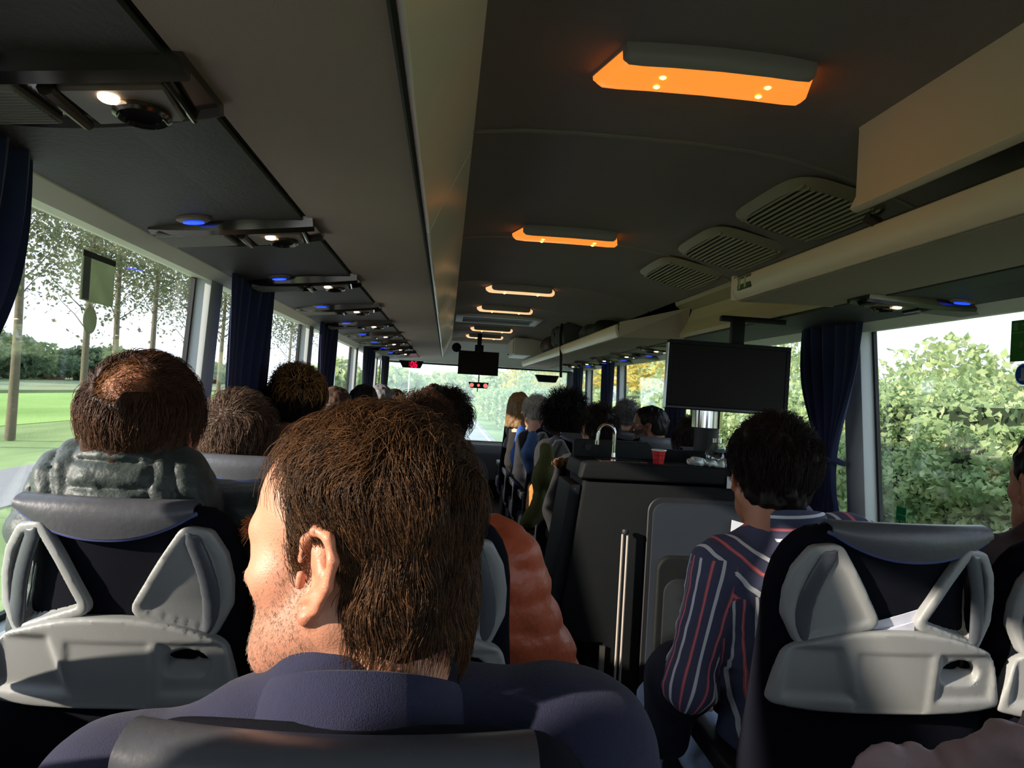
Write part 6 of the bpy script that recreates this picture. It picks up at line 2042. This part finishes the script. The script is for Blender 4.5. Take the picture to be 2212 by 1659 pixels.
def bush(name, label, loc, r, n, size, lm, seed, group, trunk=True, kind=None, shell=0.55):
    g = np.random.default_rng(seed)
    root = empty(name, loc)
    tag(root, label, 'tree' if 'tree' in name else 'hedge', group)
    u = g.normal(size=(n, 3)); u /= np.linalg.norm(u, axis=1, keepdims=True)
    rad = shell + (1 - shell) * g.random(n) ** 0.6
    lump = 1 + 0.28 * vnoise(u[:, 0] + seed, u[:, 1], u[:, 2], 2.2) + 0.15 * vnoise(u[:, 0], u[:, 1] + seed, u[:, 2], 5.0)
    P = u * (rad * lump)[:, None] * np.array(r)
    P[:, 2] += r[2] * 0.95
    P = P[P[:, 2] > 0.05]
    v, f = leaves(P, size, g)
    o = link('foliage', mesh_np('foliage', v, f, False), lm, root)
    o['kind'] = 'stuff'
    if trunk:
        MB().tube([(0, 0, 0), (0.05, 0, r[2] * 0.6), (0, 0.1, r[2] * 1.3)], [0.12, 0.09, 0.03], 7).build('trunk', M_bark, root, smooth=True)
    return root
LM_hedge = leaf_mat('leaves_hedge', ['#5a7452', '#96ad78', '#b9ca92', '#d6deae'], 0.45)
LM_y = leaf_mat('leaves_yellowgreen', ['#8fa672', '#b4c28a', '#d0d4a4'], 0.5)
LM_br = leaf_mat('leaves_autumn', ['#a89a7a', '#bcae90', '#cec6a8'], 0.5)
LM_dk = leaf_mat('leaves_dark', ['#44543f', '#5a6b50', '#6e7f60'], 0.35)
LM_gold = leaf_mat('leaves_gold', ['#b8a650', '#d6c468', '#c9c07a'], 0.5)
# the long clipped hedge: a solid leafy bank beside the road
hb = empty('roadside_hedge', (0, 0, ZG))
tag(hb, 'dense clipped green hedge running along the right side of the road', 'hedge')
g = np.random.default_rng(3)
def hedge_pts(n, y0, y1):
    y = y0 + (y1 - y0) * g.random(n)
    t = g.random(n) ** 0.8
    top = 3.02 + 0.18 * vnoise(y, 0 * y, 0 * y, 0.8) + 0.12 * vnoise(y, 0 * y + 3, 0 * y, 3.0)
    z = top * t
    x = 4.5 - 0.22 * vnoise(y, z, 0 * y, 1.4) - 0.15 * vnoise(y, z, 0 * y + 5, 4) + 0.35 * g.random(n) + 0.35 * (t > 0.93) * g.random(n) * 3
    return np.stack([x, y, z], 1)
P = np.concatenate([hedge_pts(60000, 1.0, 13), hedge_pts(12000, 13, 40), hedge_pts(5000, 40, 110)])
sz = np.where(P[:, 1] < 13, 0.048, np.where(P[:, 1] < 40, 0.14, 0.35))
v, f_ = leaves(P, sz, g, 1.7)
o = link('foliage', mesh_np('foliage', v, f_, False), LM_hedge, hb)
o['kind'] = 'stuff'
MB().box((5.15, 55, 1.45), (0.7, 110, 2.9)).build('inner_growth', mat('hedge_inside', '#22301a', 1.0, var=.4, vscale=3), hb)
RB = [((7.4, 3.6), (2.0, 2.2, 1.75), LM_y, 'pale green tree rising behind the hedge right of the tied curtain'), ((8.6, 7.0), (2.6, 2.6, 1.85), LM_br, 'brownish autumn tree behind the hedge nearest the tied curtain'),
      ((7.2, 9.6), (1.6, 1.6, 1.95), LM_y, 'yellow green tree behind the hedge, next to the brownish one'), ((7.6, 13.5), (2.6, 3, 1.9), LM_hedge, 'leafy green tree behind the hedge seen past the big screen'),
      ((8.2, 0.9), (2.4, 2.4, 1.55), LM_hedge, 'green tree behind the hedge below the green window sticker'), ((8.0, 19), (2.6, 3.5, 2.7), LM_y, 'yellow green tree farther along behind the hedge'),
      ((8.0, 27), (2.8, 4, 2.8), LM_gold, 'golden tree behind the far end of the hedge'), ((8.6, 37), (3, 5, 3.2), LM_y, 'light green tree behind the far end of the hedge'),
      ((9.0, 50), (3, 5, 3.4), LM_gold, 'golden tree ahead on the right of the road'), ((9.5, 66), (3.5, 6, 3.6), LM_hedge, 'green tree ahead on the right of the road'),
      ((10, 84), (4, 6, 4), LM_gold, 'farther golden tree ahead on the right of the road')]
for k, ((x, y), r, lm, lb) in enumerate(RB):
    bush('hedge_tree', lb, (x, y, ZG), r, 15000 if y < 20 else 3000, 0.075 if y < 20 else 0.22, lm, 40 + k, 'trees behind the hedge')
# distant wood across the field
for k in range(16):
    y = 20 + k * 17.0
    x = -74 - 2.0 * (k % 3) - k * 0.6
    bush('distant_tree', 'dark tree clump in the distant wood across the field, %s from the left' % ('first', 'second', 'third', 'fourth', 'fifth', 'sixth', 'seventh', 'eighth', 'ninth', 'tenth',
         'eleventh', 'twelfth', 'thirteenth', 'fourteenth', 'fifteenth', 'sixteenth')[k], (x, y, ZG + 0.4), (7.5, 10.5, 3.6 + 0.7 * math.sin(k * 2.1)), 2600, 0.8, LM_dk, 70 + k, 'distant wood', trunk=False, shell=0.7)
# ahead: hazy tree line and pale posts
for k, (x, y, rr) in enumerate(((-26, 170, 8), (-14, 200, 8), (2, 230, 9), (16, 220, 9), (28, 180, 9))):
    bush('far_tree', 'pale far tree straight ahead beyond the road, number %s from the left' % ('one', 'two', 'three', 'four', 'five')[k], (x, y, ZG), (rr, rr, rr * 0.5), 1500, 1.2, LM_y, 120 + k, 'far trees ahead')
M_post = mat('post_pale', '#c9d2cc', 0.7)
for k, (x, y) in enumerate(((-9.0, 60.0), (-6.0, 62.0), (-5.6, 110.0))):
    r = empty('road_post', (x, y, ZG))
    tag(r, ('pale slim lamp post left of the road ahead', 'second pale slim lamp post left of the road ahead', 'farthest pale lamp post left of the road')[k], 'post', 'posts ahead')
    MB().tube([(0, 0, 0), (0, 0, 7.5)], [0.12, 0.07], 8).build('pole', M_post, r, smooth=True)
    MB().tube([(0, 0, 7.5), (0.6, 0, 7.8), (1.4, 0, 7.8)], 0.05, 6).build('arm', M_post, r)
